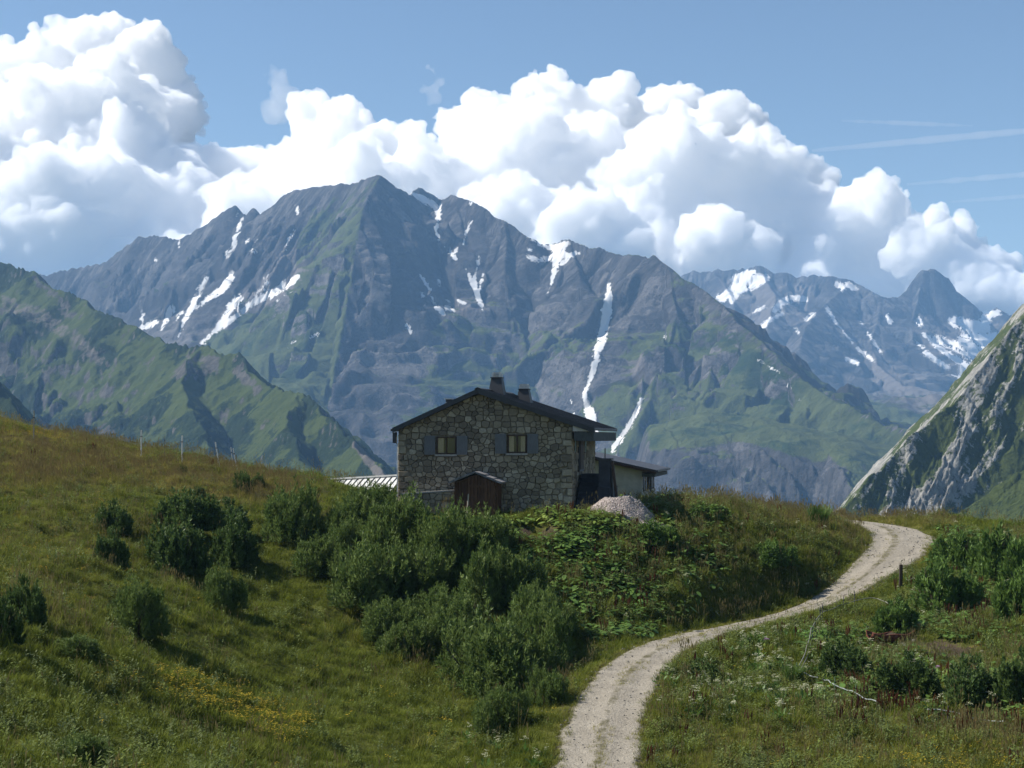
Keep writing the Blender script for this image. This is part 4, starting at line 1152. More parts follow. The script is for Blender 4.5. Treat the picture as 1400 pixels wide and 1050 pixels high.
def lay_stones(parent, cells, to3, seed, singles, proud=(0.02, 0.06), y0=0.0, name='stone', fill='small_stones'):
    r = np.random.default_rng(seed)
    cells = sorted(cells, key=lambda q: -q[0])
    for ar, c in cells[:singles]:
        mb = MB(); stone_shape(mb, c, y0 + 0.05, y0 - r.uniform(*proud), r, to3)
        me = mb.mesh(name); attr_f(me, 'rnd', np.full(len(me.vertices), r.random()))
        link(name, me, M_STONE, parent)
    rest = cells[singles:]
    if rest:
        mb = MB(); rn = []
        for ar, c in rest:
            k = len(mb.v); stone_shape(mb, c, y0 + 0.05, y0 - r.uniform(*proud), r, to3)
            rn += [r.random()] * (len(mb.v) - k)
        me = mb.mesh(fill); attr_f(me, 'rnd', rn)
        tag(link(fill, me, M_STONE, parent), kind='stuff')

# ------------------------------------------------------------------ the stone house (local axes: x along the gable, y into the depth, z up)
W, DEP = 4.50, 8.2
RX, RZ = -0.26, 6.30                  # ridge
TL, TR = 0.445, 0.335                 # roof pitches
EL, ER = -4.72, 5.72                  # eaves
def roof_z(x): return RZ - (RX - x) * TL if x < RX else RZ - (x - RX) * TR
def build_house():
    H = empty('stone_house', (HX, HY, HZ), HROT)
    tag(H, 'two-storey rubble stone house with dark low gable roof and grey shutters', 'house')
    wl_, wr_ = roof_z(-W) - 0.18, roof_z(W) - 0.16
    gable = [(-W, -0.6), (W, -0.6), (W, wr_), (RX, RZ - 0.2), (-W, wl_)]
    mb = MB().prism_y(gable, 0.06, 0.42)
    mb.box(-W, -W + 0.4, 0.42, DEP - 0.4, -0.6, wl_)
    mb.box(W - 0.4, W, 0.42, DEP - 0.4, -0.6, wr_)
    mb.prism_y(gable, DEP - 0.4, DEP)
    wall = mb.build('wall', M_MORTAR, H)
    win = [(-2.50, -1.46, 3.00, 3.90), (1.20, 2.20, 3.06, 4.00)]
    holes = [(a - 0.03, b + 0.03, c - 0.12, d + 0.04) for a, b, c, d in win]
    quo = []; rq = random.Random(12)
    for sgn, top in ((-1, wl_), (1, wr_)):
        z = -0.45; k = 0
        while z < top - 0.42:
            h = rq.uniform(0.24, 0.42); w = (rq.uniform(0.42, 0.62) if k % 2 else rq.uniform(0.24, 0.34))
            xa, xb = sorted((sgn * (W + .02), sgn * (W + .02 - w)))
            quo.append((xa, xb, z, z + h)); z += h + 0.018; k += 1
    cells = rubble([(-W - .02, -0.5), (W + .02, -0.5), (W + .02, wr_), (RX, RZ - 0.2), (-W - .02, wl_)], holes + [(a - .012, b + .012, c - .012, d + .012) for a, b, c, d in quo], 0.35, 0.26, 5)
    for a, b, c, d in quo:
        j = lambda: rq.uniform(-.018, .018)
        cells.append(((b - a) * (d - c), [(a, c + abs(j())), ((a + b) / 2, c), (b, c + abs(j())), (b, d - abs(j())), ((a + b) / 2, d), (a, d - abs(j()))]))
    lay_stones(wall, cells, lambda x, y, z: (x, y, z), 6, 296)
    # side wall facing right: stones as one part (they recede)
    shol = [(0.75, 1.35, 3.0, 4.2), (2.0, 3.4, 2.1, 4.3), (4.2, 5.0, 3.0, 4.3)]
    cells = rubble([(0.06, -0.5), (DEP, -0.5), (DEP, wr_), (0.06, wr_)], shol, 0.40, 0.31, 15)
    lay_stones(wall, cells, lambda x, y, z: (W - y, x, z), 16, 0, fill='side_wall_stones')
    cells = rubble([(0.06, -0.5), (DEP, -0.5), (DEP, wl_), (0.06, wl_)], [], 0.42, 0.33, 25)
    lay_stones(wall, cells, lambda x, y, z: (-W + y, x, z), 26, 0, fill='side_wall_stones')
    # windows
    for i, (a, b, c, d) in enumerate(win):
        f = MB()
        y0, y1 = -0.012, 0.13
        t = 0.075
        f.box(a, a + t, y0, y1, c, d).box(b - t, b, y0, y1, c, d).box(a + t, b - t, y0, y1, c, c + t).box(a + t, b - t, y0, y1, d - t, d)
        m = (a + b) / 2
        f.box(m - 0.04, m + 0.04, y0 + 0.004, y1, c + t, d - t)
        wn_ = f.build('window', M_FRAME, H)
        for u, v in ((a + t, m - 0.04), (m + 0.04, b - t)):
            MB().box(u - 0.002, v + 0.002, 0.016, 0.024, c + t - .002, d - t + .002).build('pane', M_GLASS_CLEAR, wn_)
        MB().box(a + t, b - t, 0.053, 0.0585, c + t, d - t).build('unlit_room_panel', M_DARKMETAL, wn_)  # flat panel behind the panes; its dark colour stands in for the room's shade
        if i == 0: cu = [(a + t, a + t + 0.30)]
        else: cu = [(a + t, a + t + 0.26), (b - t - 0.24, b - t - 0.02)]
        for u, v in cu:
            MB().box(u, v, 0.030, 0.046, c + t, d - t).build('curtain', M_CURTAIN, wn_)
        MB().box(a - 0.06, b + 0.06, -0.13, 0.05, c - 0.10, c - 0.004).build('sill', M_SILL, wn_)
        sw = 0.56
        for x0, x1 in ((a - 0.05 - sw, a - 0.05), (b + 0.05, b + 0.05 + sw)):
            s = MB().box(x0, x1, -0.115, -0.085, c - 0.02, d + 0.04)
            sh = s.build('shutter', M_SHUTTER, H)
            bt = MB()
            for zz in (c + 0.12, d - 0.16): bt.box(x0 + 0.04, x1 - 0.04, -0.135, -0.1155, zz, zz + 0.08)
            bt.build('batten', M_SHUTTER, sh)
    # roof: two slabs, ridge cap, barge boards, ribs of the sheet
    th = 0.10
    yf, yb = -0.42, DEP + 0.4
    rf = MB()
    rf.prism_y([(EL, roof_z(EL) - th), (RX, RZ - th), (RX, RZ + 0.02), (EL, roof_z(EL) + 0.02)], yf, yb)
    rf.prism_y([(RX + .001, RZ - th), (ER, roof_z(ER) - th), (ER, roof_z(ER) + 0.02), (RX + .001, RZ + 0.02)], yf + 0.002, yb - .002)
    roof = rf.build('roof', M_ROOF, H)
    rb = MB()
    for k in range(14):
        y = yf + 0.15 + k * 0.68
        for (xa, xb) in ((EL + 0.02, RX - 0.05), (RX + 0.05, ER - 0.02)):
            za, zb = roof_z(xa), roof_z(xb)
            rb.add([(xa, y, za + .021), (xb, y, zb + .021), (xb, y + .04, zb + .021), (xa, y + .04, za + .021),
                    (xa, y, za + .055), (xb, y, zb + .055), (xb, y + .04, zb + .055), (xa, y + .04, za + .055)],
                   [(0, 3, 2, 1), (4, 5, 6, 7), (0, 1, 5, 4), (1, 2, 6, 5), (2, 3, 7, 6), (3, 0, 4, 7)])
    rb.build('roof_seam', M_ROOF, roof)
    MB().prism_y([(RX - 0.16, RZ - 0.02), (RX, RZ + 0.045), (RX + 0.16, RZ - 0.005), (RX + 0.16, RZ + 0.04), (RX, RZ + 0.10), (RX - 0.16, RZ + 0.03)], yf - 0.01, yb + 0.01).build('ridge_cap', M_DARKMETAL, roof)
    bb = MB()
    bb.prism_y([(EL, roof_z(EL) - 0.22), (RX, RZ - 0.22), (RX, RZ + 0.03), (EL, roof_z(EL) + 0.03)], yf - 0.03, yf - 0.003)
    bb.build('barge_board', M_DARKMETAL, roof)
    MB().prism_y([(RX + .002, RZ - 0.22), (ER, roof_z(ER) - 0.22), (ER, roof_z(ER) + 0.03), (RX + .002, RZ + 0.03)], yf - 0.03, yf - 0.003).build('barge_board', M_DARKMETAL, roof)
    MB().prism_y([(EL + .05, roof_z(EL + .05) - th - .03), (RX, RZ - th - .03), (RX, RZ - th - .005), (EL + .05, roof_z(EL + .05) - th - .005)], yf, 0.04).build('soffit', M_SOFFIT, roof)
    # boxed eave over the right-hand side
    MB().box(W + 0.16, ER - 0.06, -0.30, yb - 0.1, roof_z(ER) - 0.62, roof_z(ER) - 0.16).build('eave_box', M_DARKBOARD, roof)
    MB().prism_y([(W + 0.10, roof_z(ER) - 0.135), (ER - 0.02, roof_z(ER) - 0.135), (ER - 0.02, roof_z(ER) - 0.105), (W + 0.10, roof_z(W + 0.1) - 0.13)], -0.34, -0.06).build('eave_soffit', M_SOFFIT, roof)
    # gutters and the post standing under the left eave
    MB().box(EL - 0.10, EL - 0.005, yf + 0.05, yb - 0.05, roof_z(EL) - 0.14, roof_z(EL) - 0.03).build('gutter', M_DARKMETAL, roof)
    MB().tube([(EL + 0.10, -0.06, roof_z(EL) - 0.12), (EL + 0.12, -0.06, roof_z(EL) - 0.7), (-W - 0.02, -0.12, roof_z(EL) - 0.9), (-W - 0.02, -0.12, 0.0)], 0.035, 6).build('downpipe', M_METALLIGHT, H)
    MB().box(EL + 0.0, EL + 0.14, -0.36, 0.0, roof_z(EL) - 0.75, roof_z(EL) - 0.2).build('eave_bracket', M_DARKMETAL, H)
    # right-hand side: narrow window, recessed dark door bay, second window
    wf = MB().box(W - 0.02, W + 0.02, 0.78, 1.32, 3.03, 4.17).build('side_window', M_FRAME, H)
    MB().box(W + 0.021, W + 0.028, 0.86, 1.24, 3.1, 4.1).build('pane', M_GLASS, wf)
    dr = MB().box(W - 0.03, W + 0.10, 2.02, 3.38, 2.1, 4.3).build('side_door', M_DARKMETAL, H)
    MB().box(W + 0.101, W + 0.13, 2.15, 3.25, 2.2, 4.2).build('door_leaf', M_FRAME, dr)
    wf = MB().box(W - 0.02, W + 0.03, 4.22, 4.98, 3.03, 4.27).build('side_window', M_FRAME, H)
    MB().box(W + 0.031, W + 0.038, 4.3, 4.9, 3.1, 4.2).build('pane', M_GLASS, wf)
    # chimneys
    def chimney(cx, cy, w0, w1, zt, cap):
        zb = roof_z(cx + w0) - 0.25
        c = MB().frustum(cx, cy, zb, zt, w0, w0 * 0.95, w1, w1 * 0.95).build('chimney', M_DARKMETAL, H)
        MB().box(cx - w1 - .04, cx + w1 + .04, cy - w1 - .04, cy + w1 + .04, zt + 0.001, zt + 0.05).build('cap_plate', M_DARKMETAL, c)
        pt = MB()
        for sx in (-1, 1):
            for sy in (-1, 1):
                pt.box(cx + sx * w1 * 0.72 - .06, cx + sx * w1 * 0.72 + .06, cy + sy * w1 * 0.6 - .06, cy + sy * w1 * 0.6 + .06, zt + 0.051, zt + 0.24)
        pt.box(cx - 0.09, cx + 0.09, cy - 0.09, cy + 0.09, zt + .051, zt + .2)
        pt.build('flue', M_METALLIGHT, c)
        MB().box(cx - w1 * 0.8, cx + w1 * 0.8, cy - w1 * .8, cy + w1 * .8, zt + 0.241, zt + 0.30).build('chimney_cap', M_METALLIGHT, c)
        if cap:
            MB().box(cx - w1 * 0.75, cx + w1 * 0.75, cy - w1 * .75, cy + w1 * .75, zt + 0.055, zt + 0.235).build('cowl', M_METALLIGHT, c)
    chimney(0.06, 3.0, 0.47, 0.27, 6.98, False)
    chimney(1.22, 4.6, 0.46, 0.26, 6.42, True)
    c = MB().box(-2.50, -2.16, 1.9, 2.24, roof_z(-2.5) - 0.1, roof_z(-2.3) + 0.30).build('vent', M_METALLIGHT, H)
    MB().box(-2.55, -2.11, 1.85, 2.29, roof_z(-2.3) + 0.46, roof_z(-2.3) + 0.52).build('vent_cap', M_METALLIGHT, c)
    MB().box(-2.47, -2.19, 1.93, 2.21, roof_z(-2.3) + 0.3001, roof_z(-2.3) + 0.4599).build('vent_louvre', M_DARKMETAL, c)
    MB().box(0.62, 1.0, 3.6, 4.1, roof_z(0.8) - 0.02, roof_z(0.8) + 0.14).build('skylight', M_DARKMETAL, roof)
gm = Nodes('clear_window_glass')
_tr = gm.node('ShaderNodeBsdfTransparent'); _gl = gm.node('ShaderNodeBsdfGlossy'); _mx = gm.node('ShaderNodeMixShader')
_gl.inputs['Roughness'].default_value = 0.03
_mx.inputs[0].default_value = 0.10
gm.l.new(_tr.outputs[0], _mx.inputs[1]); gm.l.new(_gl.outputs[0], _mx.inputs[2]); gm.l.new(_mx.outputs[0], gm.out.inputs[0])
M_GLASS_CLEAR = gm.m
build_house()

def hw(x, y, z=0.0):
    """house-local to world"""
    c, s = math.cos(HROT), math.sin(HROT)
    return Vector((HX + x * c - y * s, HY + x * s + y * c, HZ + z))

# ---- small plank shed in front of the gable
def build_shed():
    T = empty('wooden_shed', hw(-0.18, -0.12), HROT)
    tag(T, 'small red-brown plank shed with a low gable roof against the stone gable', 'shed')
    w, d, he, hr = 1.10, 1.05, 1.62, 2.06
    fr = MB()
    for x in (-w, w):
        fr.box(min(x, x * 0.93), max(x, x * 0.93), -d + 0.01, -d + 0.09, -0.2, he)
    fr.box(-w, -w + 0.05, -d + .09, 0, -0.2, he).box(w - 0.05, w, -d + .09, 0, -0.2, he)
    fr.build('side_wall', M_SHED, T)
    r = random.Random(3)
    x = -w * 0.92
    while x < w * 0.92 - 0.01:
        b = min(x + r.uniform(0.13, 0.19), w * 0.92)
        if b > w * 0.86: b = w * 0.92
        za = he + (hr - he) * (1 - abs(x) / w) - 0.05; zb = he + (hr - he) * (1 - abs(b) / w) - 0.05
        dy = r.uniform(0, 0.012)
        door = -0.42 < (x + b) / 2 < 0.62
        q = MB().prism_y([(x + .006, -0.2), (b - .006, -0.2), (b - .006, zb), (x + .006, za)], -d - 0.03 - dy - (0.03 if door else 0), -d - 0.002)
        q.build('plank', M_SHED, T)
        x = b
    ba = MB()
    for z in (0.35, 1.35): ba.box(-0.40, 0.60, -d - 0.102, -d - 0.0755, z, z + 0.11)
    ba.build('door_batten', M_SHED, T)
    for sgn in (-1, 1):
        e = 1.32
        za, zb = hr + 0.02, hr + 0.02 - (hr - he) * e / w
        poly = [(0.0, za), (sgn * e, zb), (sgn * e, zb + 0.05), (0.0, za + 0.05)]
        if sgn < 0: poly = poly[::-1]
        rf = MB().prism_y(poly, -d - 0.28, 0.06).build('roof', M_ROOFSLATE, T)
        for k in range(3):
            for j in range(4):
                xa, xb = e * (k / 3) , e * ((k + 1) / 3) + 0.06
                zza, zzb = za + 0.055 - (hr - he) * xa / w, za + 0.055 - (hr - he) * xb / w
                y0 = -d - 0.30 + j * 0.35 + r.uniform(-.02, .02)
                lift = 0.02 + 0.012 * (2 - k) + r.uniform(0, .012)
                poly = [(sgn * xa, zza + 0.004 * k), (sgn * xb, zzb + lift * 0.3), (sgn * xb, zzb + lift + .02), (sgn * xa, zza + .022)]
                if sgn < 0: poly = poly[::-1]
                MB().prism_y(poly, y0, y0 + 0.33).build('slate', M_ROOFSLATE, rf)
M_ROOFSLATE = mat_simple('pale_roof_slates', (0.19, 0.185, 0.19), 0.7, 0.35, 5.0, bump=0.3)
build_shed()

# ---- low rubble wall with a pale coping running from the shed to the left
def build_low_wall():
    T = empty('garden_wall', hw(-1.35, -0.7), HROT)
    tag(T, 'low rubble wall with pale coping left of the plank shed', 'wall')
    L = 2.75
    poly = [(-L, -0.5), (0, -0.5), (0, 1.14), (-L, 0.94)]
    wl2 = MB().prism_y(poly, 0.0, 0.35).build('wall', M_MORTAR, T)
    cells = rubble(poly, [], 0.36, 0.27, 35)
    lay_stones(wl2, cells, lambda x, y, z: (x, y, z), 36, 60, y0=-0.03)
    MB().prism_y([(-L - 0.05, 0.944), (0.0, 1.144), (0.0, 1.22), (-L - .05, 1.02)], -0.12, 0.42).build('coping', M_SILL, T)
build_low_wall()

# ---- outside stair with its tall dark parapet, right of the house
M_DARKWALL = mat_simple('dark_render', (0.040, 0.042, 0.048), 0.9, 0.3, 2.0, bump=0.3)
M_CONC = mat_simple('grey_concrete', (0.16, 0.155, 0.15), 0.92, 0.25, 3.0, bump=0.3)
def build_stair():
    T = empty('outdoor_staircase', hw(W + 0.25, 0.6), HROT)
    tag(T, 'dark outside stair with tall parapet block between the house and gravel heap', 'staircase')
    MB().box(-0.1, 1.0, 1.55, 2.9, -0.5, 1.98).build('landing', M_DARKWALL, T)
    for k in range(8):
        z = 1.78 - k * 0.22
        MB().box(-0.1 + 0.001 * k, 1.0 - 0.001 * k, 1.55 - (k + 1) * 0.27, 1.549 - k * 0.27, -0.5, z).build('step', M_DARKWALL, T)
    b = MB()
    b.box(1.01, 1.62, -0.35, 2.9, -0.5, 1.35)
    b.box(1.012, 1.60, 0.1, 0.9, 1.351, 2.72)
    b.build('parapet', M_DARKWALL, T)
    MB().box(0.98, 1.66, 0.05, 0.95, 2.721, 2.80).build('parapet_cap', M_DARKMETAL, T)
    br = MB(); br.add([(1.63, 0.12, 2.65), (1.75, 0.12, 2.65), (2.12, 0.12, -0.3), (1.98, 0.12, -0.3), (1.63, 0.34, 2.65), (1.75, 0.34, 2.65), (2.12, 0.34, -0.3), (1.98, 0.34, -0.3)],
           [(0, 1, 2, 3), (7, 6, 5, 4), (0, 4, 5, 1), (1, 5, 6, 2), (2, 6, 7, 3), (3, 7, 4, 0)])
    br.build('brace', M_FRAME, T)
    MB().box(1.625, 1.70, 0.4, 0.62, -0.4, 2.3).build('post', M_CONC, T)
    MB().tube([(0.98, 2.8, 1.98), (0.98, 2.8, 3.3)], 0.03).build('rail_post', M_DARKMETAL, T)
build_stair()

# ---- low annex behind on the right
M_RENDER = mat_simple('pale_wall_render', (0.40, 0.385, 0.35), 0.9, 0.15, 2.0, bump=0.15)
def build_annex():
    a = Vector(P(812, 694, 91)); T = empty('low_annex', (a.x, a.y, HZ), HROT)
    tag(T, 'low pale annex with dark sloping roof and window row behind the house', 'annex')
    s = 91 / FPX                     # metres per photo pixel here
    wd = 66 * s
    ztl, ztr = 2.70, 2.70 - 13 * s
    def rz(x): return 2.80 - x * (24 * s) / (110 * s)
    MB().prism_y([(-0.6, -1.0), (wd, -1.0), (wd, rz(wd) - 0.18), (-0.6, rz(-0.6) - 0.18)], 0, 7.0).build('wall', M_RENDER, T)
    e = wd + 0.85
    rf = MB().prism_y([(-0.7, rz(-0.7) - 0.15), (e, rz(e) - 0.15), (e, rz(e)), (-0.7, rz(-0.7))], -0.5, 7.4).build('roof', M_ROOF, T)
    MB().prism_y([(-0.7, rz(-0.7) - 0.22), (e, rz(e) - 0.22), (e, rz(e) - 0.10), (-0.7, rz(-0.7) - 0.10)], -0.54, -0.503).build('barge_board', M_FRAME, rf)
    MB().box(wd + 0.02, e - 0.08, -0.3, 7.2, rz(e) - 0.40, rz(e) - 0.20).build('eave_box', M_DARKBOARD, rf)
    MB().box(e - 0.005, e + 0.10, -0.4, 7.3, rz(e) - 0.12, rz(e) - 0.02).build('gutter', M_DARKMETAL, rf)
    for k in range(6):
        y = 0.35 + k * 1.12
        w_ = MB().box(wd - 0.02, wd + 0.03, y, y + 0.75, 0.75, 1.72).build('window', M_FRAME, T)
        MB().box(wd + 0.031, wd + 0.036, y + 0.08, y + 0.67, 0.83, 1.64).build('pane', M_GLASS, w_)
    MB().tube([(wd + 0.12, 3.7, rz(e) - 0.3), (wd + 0.12, 3.7, -0.8)], 0.05).build('downpipe', M_DARKMETAL, T)
build_annex()

# ---- pale ribbed roof of a shelter left of the house, seen over the bushes
def build_shelter():
    a = Vector(P(415, 656, 101)); b = Vector(P(552, 648, 97))
    T = empty('ribbed_shelter', (a.x, a.y, a.z - 2.2))
    tag(T, 'pale ribbed metal shelter roof with a top rail behind the bushes left of the house', 'shelter')
    d = b - a; L = d.length
    ang = math.atan2(d.y, d.x); T.rotation_euler = (0, 0, ang)
    sl = d.z / math.hypot(d.x, d.y)
    z0 = 2.2
    def sh(q): return (q[0], q[1], q[2] + q[0] * sl)
    def quadbox(mb, x0, x1, y0, y1, za, zb, t):
        vs = [(x0, y0, za), (x1, y0, za), (x1, y1, zb), (x0, y1, zb), (x0, y0, za + t), (x1, y0, za + t), (x1, y1, zb + t), (x0, y1, zb + t)]
        mb.add([sh(q) for q in vs], [(0, 3, 2, 1), (4, 5, 6, 7), (0, 1, 5, 4), (1, 2, 6, 5), (2, 3, 7, 6), (3, 0, 4, 7)])
    n = int(L / 0.42)
    for k in range(n):
        m = MB(); quadbox(m, k * L / n + .02, (k + 1) * L / n - .02, -2.6, -0.01, z0 - 1.9, z0 - 0.16, 0.03)
        m.build('roof_panel', M_PALE, T)
        m = MB(); quadbox(m, (k + 1) * L / n - .022, (k + 1) * L / n + .022, -2.6, -0.01, z0 - 1.86, z0 - 0.12, 0.05)
        m.build('rib', M_DARKMETAL, T)
    m = MB(); quadbox(m, -0.1, L + 0.1, -0.10, 0.06, z0 - 0.10, z0 - 0.10, 0.10); m.build('top_rail', M_PALE, T)
    MB().box(0.1, L - 0.1, -2.4, -0.2, -1.2, 0.25).build('wall', M_RENDER, T)
M_PALE = mat_simple('pale_sheet', (0.52, 0.52, 0.50), 0.7, 0.12, 3.0, spec=0.3)
build_shelter()
# ------------------------------------------------------------------ plants
def leaf_mat(name, a, b, tint=None, trans=0.35, rough=0.6, yellow=None, spec=0.25):
    """green leaf: diffuse + translucent, varied by place and by plant"""
    n = Nodes(name)
    p = n.pos()
    f = n.noise(p, 1.3, 5, 0.7)
    c = n.mix(n.smooth(f, 0.32, 0.68), a, b)
    if tint is not None:
        c = n.mix(n.attr('tint', 'INSTANCER'), c, tint)
    v = n.attr('lv')
    c = n.mix(v, c, n.mix(0.65, c, (0.0, 0.0, 0.0)))
    n.color(c); n.set(Roughness=rough, Specular_IOR_Level=spec)
    tr = n.node('ShaderNodeBsdfTranslucent'); n.l.new(c, tr.inputs[0])
    mx = n.node('ShaderNodeMixShader'); mx.inputs[0].default_value = trans
    n.l.new(n.bsdf.outputs[0], mx.inputs[1]); n.l.new(tr.outputs[0], mx.inputs[2])
    n.l.new(mx.outputs[0], n.out.inputs[0])
    return n.m

class Blades:
    """strips and leaf faces with an 'lv' attribute per vertex (own variation of the leaf, not shade)"""
    def __init__(s): s.v = []; s.f = []; s.lv = []; s.mi = []
    def strip(s, pts, widths, side, lv=0.0, mi=0):
        b = len(s.v)
        for q, w in zip(pts, widths):
            q = np.asarray(q)
            s.v += [tuple(q - side * w / 2), tuple(q + side * w / 2)]; s.lv += [lv, lv]
        for i in range(len(pts) - 1):
            s.f.append((b + 2 * i, b + 2 * i + 1, b + 2 * i + 3, b + 2 * i + 2)); s.mi.append(mi)
    def leaf(s, base, d, side, L, w, lv=0.0, mi=0, fold=0.0):
        """rhombic leaf"""
        base = np.asarray(base)
        b = len(s.v)
        up = np.cross(side, d)
        s.v += [tuple(base), tuple(base + d * L * 0.45 + side * w / 2 + up * fold), tuple(base + d * L), tuple(base + d * L * 0.45 - side * w / 2 + up * fold)]
        s.lv += [lv] * 4
        s.f.append((b, b + 1, b + 2, b + 3)); s.mi.append(mi)
    def mesh(s, name, mats):
        me = mesh_np(name, np.array(s.v), np.array(s.f), True)
        attr_f(me, 'lv', s.lv)
        for m in mats: me.materials.append(m)
        if len(mats) > 1 and len(me.polygons) == len(s.mi): me.polygons.foreach_set('material_index', np.array(s.mi, np.int32))
        return me

def unit(v):
    v = np.asarray(v, float); return v / (np.linalg.norm(v) + 1e-9)

M_GRASS = leaf_mat('meadow_grass_blades', (0.064, 0.094, 0.011), (0.212, 0.252, 0.034), (0.36, 0.31, 0.08), 0.35, spec=0.06)
M_SEED = leaf_mat('dry_seed_heads', (0.22, 0.185, 0.075), (0.29, 0.245, 0.105), (0.27, 0.20, 0.085), 0.3, spec=0.05)
M_DOCK = leaf_mat('broad_dock_leaves', (0.071, 0.146, 0.031), (0.138, 0.242, 0.050), (0.250, 0.320, 0.062), 0.3, 0.5, spec=0.2)
M_UMBEL = leaf_mat('cream_umbel_petals', (0.40, 0.41, 0.24), (0.60, 0.60, 0.42), (0.42, 0.24, 0.40), 0.3)
M_YELLOW = leaf_mat('yellow_petals', (0.46, 0.36, 0.02), (0.55, 0.40, 0.03), (0.50, 0.24, 0.02), 0.3)
M_RUST = leaf_mat('rust_brown_stalks', (0.135, 0.058, 0.026), (0.20, 0.095, 0.042), (0.12, 0.05, 0.03), 0.25, spec=0.05)
M_HERB = leaf_mat('grey_green_herbs', (0.089, 0.121, 0.043), (0.173, 0.209, 0.086), (0.158, 0.202, 0.041), 0.3, spec=0.08)

def src(name, blades, mats):
    """an unlinked object that only serves as the shape to be repeated"""
    o = bpy.data.objects.new(name, blades.mesh(name, mats)); return o

def grass_tuft(r, n, h, spread, w, lean=0.5, seeds=0, seedm=False):
    B = Blades()
    for k in range(n):
        a = r.uniform(0, 6.283); q = np.array([math.cos(a), math.sin(a), 0]) * spread * math.sqrt(r.uniform(0, 1))
        a2 = r.uniform(0, 6.283); ln = lean * r.uniform(0.2, 1.0)
        d = np.array([math.cos(a2) * ln, math.sin(a2) * ln, 1.0]); hh = h * r.uniform(0.5, 1.1)
        side = unit((-math.sin(a2 + r.uniform(-.8, .8)), math.cos(a2), 0))
        p1 = q + d * hh * 0.5; p2 = q + d * hh * 0.9 + np.array([math.cos(a2), math.sin(a2), -0.3]) * hh * ln * 0.35
        B.strip([q, p1, p2], [w, w * 0.8, w * 0.12], side, r.uniform(0, 0.5))
    for k in range(seeds):
        a = r.uniform(0, 6.283); q = np.array([math.cos(a), math.sin(a), 0]) * spread * r.uniform(0, 1)
        hh = h * r.uniform(1.2, 1.75); d = unit((r.uniform(-.2, .2), r.uniform(-.2, .2), 1))
        side = unit((math.cos(a), math.sin(a), 0)); top = q + d * hh
        B.strip([q, top], [0.006, 0.004], side, 0.1, 1)
        for z in (0, 1):
            sd = unit((math.cos(a + 1.57 * z), math.sin(a + 1.57 * z), 0))
            B.strip([top - d * 0.02, top + d * 0.05, top + d * 0.13], [0.006, 0.030, 0.004], sd, r.uniform(0, .4), 1)
    return B
def broad_plant(r, n, L, w, h):
    B = Blades()
    for k in range(n):
        a = r.uniform(0, 6.283); el = r.uniform(0.15, 1.1)
        d = np.array([math.cos(a) * math.cos(el), math.sin(a) * math.cos(el), math.sin(el)])
        st = d * h * r.uniform(0.4, 1.0) + np.array([0, 0, 0.05])
        out = unit((math.cos(a), math.sin(a), r.uniform(-0.5, 0.5)))
        side = unit((-math.sin(a), math.cos(a), r.uniform(-.25, .25)))
        l = L * r.uniform(0.6, 1.15); ww = w * r.uniform(0.7, 1.15); lv = r.uniform(0, 0.4)
        up = np.cross(side, out) * -1
        p = [st, st + out * l * 0.3, st + out * l * 0.7 + np.array([0, 0, -0.03]), st + out * l + np.array([0, 0, -0.10 * r.uniform(0, 1)])]
        B.strip(p, [ww * 0.45, ww, ww * 0.8, ww * 0.08], side, lv)
    return B
def umbel_plant(r, heads, h):
    B = Blades()
    for k in range(14):
        a = r.uniform(0, 6.283); el = r.uniform(0.2, 1.0)
        d = np.array([math.cos(a) * math.cos(el), math.sin(a) * math.cos(el), math.sin(el)])
        side = unit((-math.sin(a), math.cos(a), r.uniform(-.3, .3)))
        B.leaf(d * h * r.uniform(0.1, 0.5), d, side, h * r.uniform(.25, .5), 0.09, r.uniform(0, .4), 1)
    for k in range(heads):
        a = r.uniform(0, 6.283); rr = r.uniform(0, 0.22) * h
        top = np.array([math.cos(a) * rr, math.sin(a) * rr, h * r.uniform(0.75, 1.1)])
        B.strip([(0, 0, 0), tuple(top)], [0.012, 0.006], unit((math.cos(a), math.sin(a), 0)), 0.2, 1)
        R0 = r.uniform(0.045, 0.085)
        for j in range(9):
            b = r.uniform(0, 6.283); q = top + np.array([math.cos(b), math.sin(b), 0]) * R0 * math.sqrt(r.uniform(0, 1)) + np.array([0, 0, r.uniform(-.01, .012)])
            s1 = unit((math.cos(b), math.sin(b), r.uniform(-.3, .3)))
            d1 = unit((-math.sin(b), math.cos(b), r.uniform(-.3, .3)))
            B.leaf(q - d1 * 0.018, d1, s1, 0.036, 0.034, r.uniform(0, .3), 0)
    return B
def flower_tuft(r, n, h, size):
    B = Blades()
    for k in range(n):
        a = r.uniform(0, 6.283); q = np.array([math.cos(a), math.sin(a), 0]) * 0.2 * math.sqrt(r.uniform(0, 1))
        top = q + np.array([r.uniform(-.05, .05), r.uniform(-.05, .05), h * r.uniform(.6, 1.1)])
        B.strip([tuple(q), tuple(top)], [0.008, 0.005], unit((math.cos(a), math.sin(a), 0)), 0.2, 1)
        for z in range(3):
            b = a + z * 2.1
            B.leaf(top, unit((math.cos(b), math.sin(b), 0.35)), unit((-math.sin(b), math.cos(b), 0)), size, size, r.uniform(0, .3), 0)
    for k in range(6):
        a = r.uniform(0, 6.283); d = unit((math.cos(a) * .6, math.sin(a) * .6, 1))
        B.leaf((math.cos(a) * .1, math.sin(a) * .1, 0), d, unit((-math.sin(a), math.cos(a), 0)), h * .7, 0.03, r.uniform(0, .4), 1)
    return B
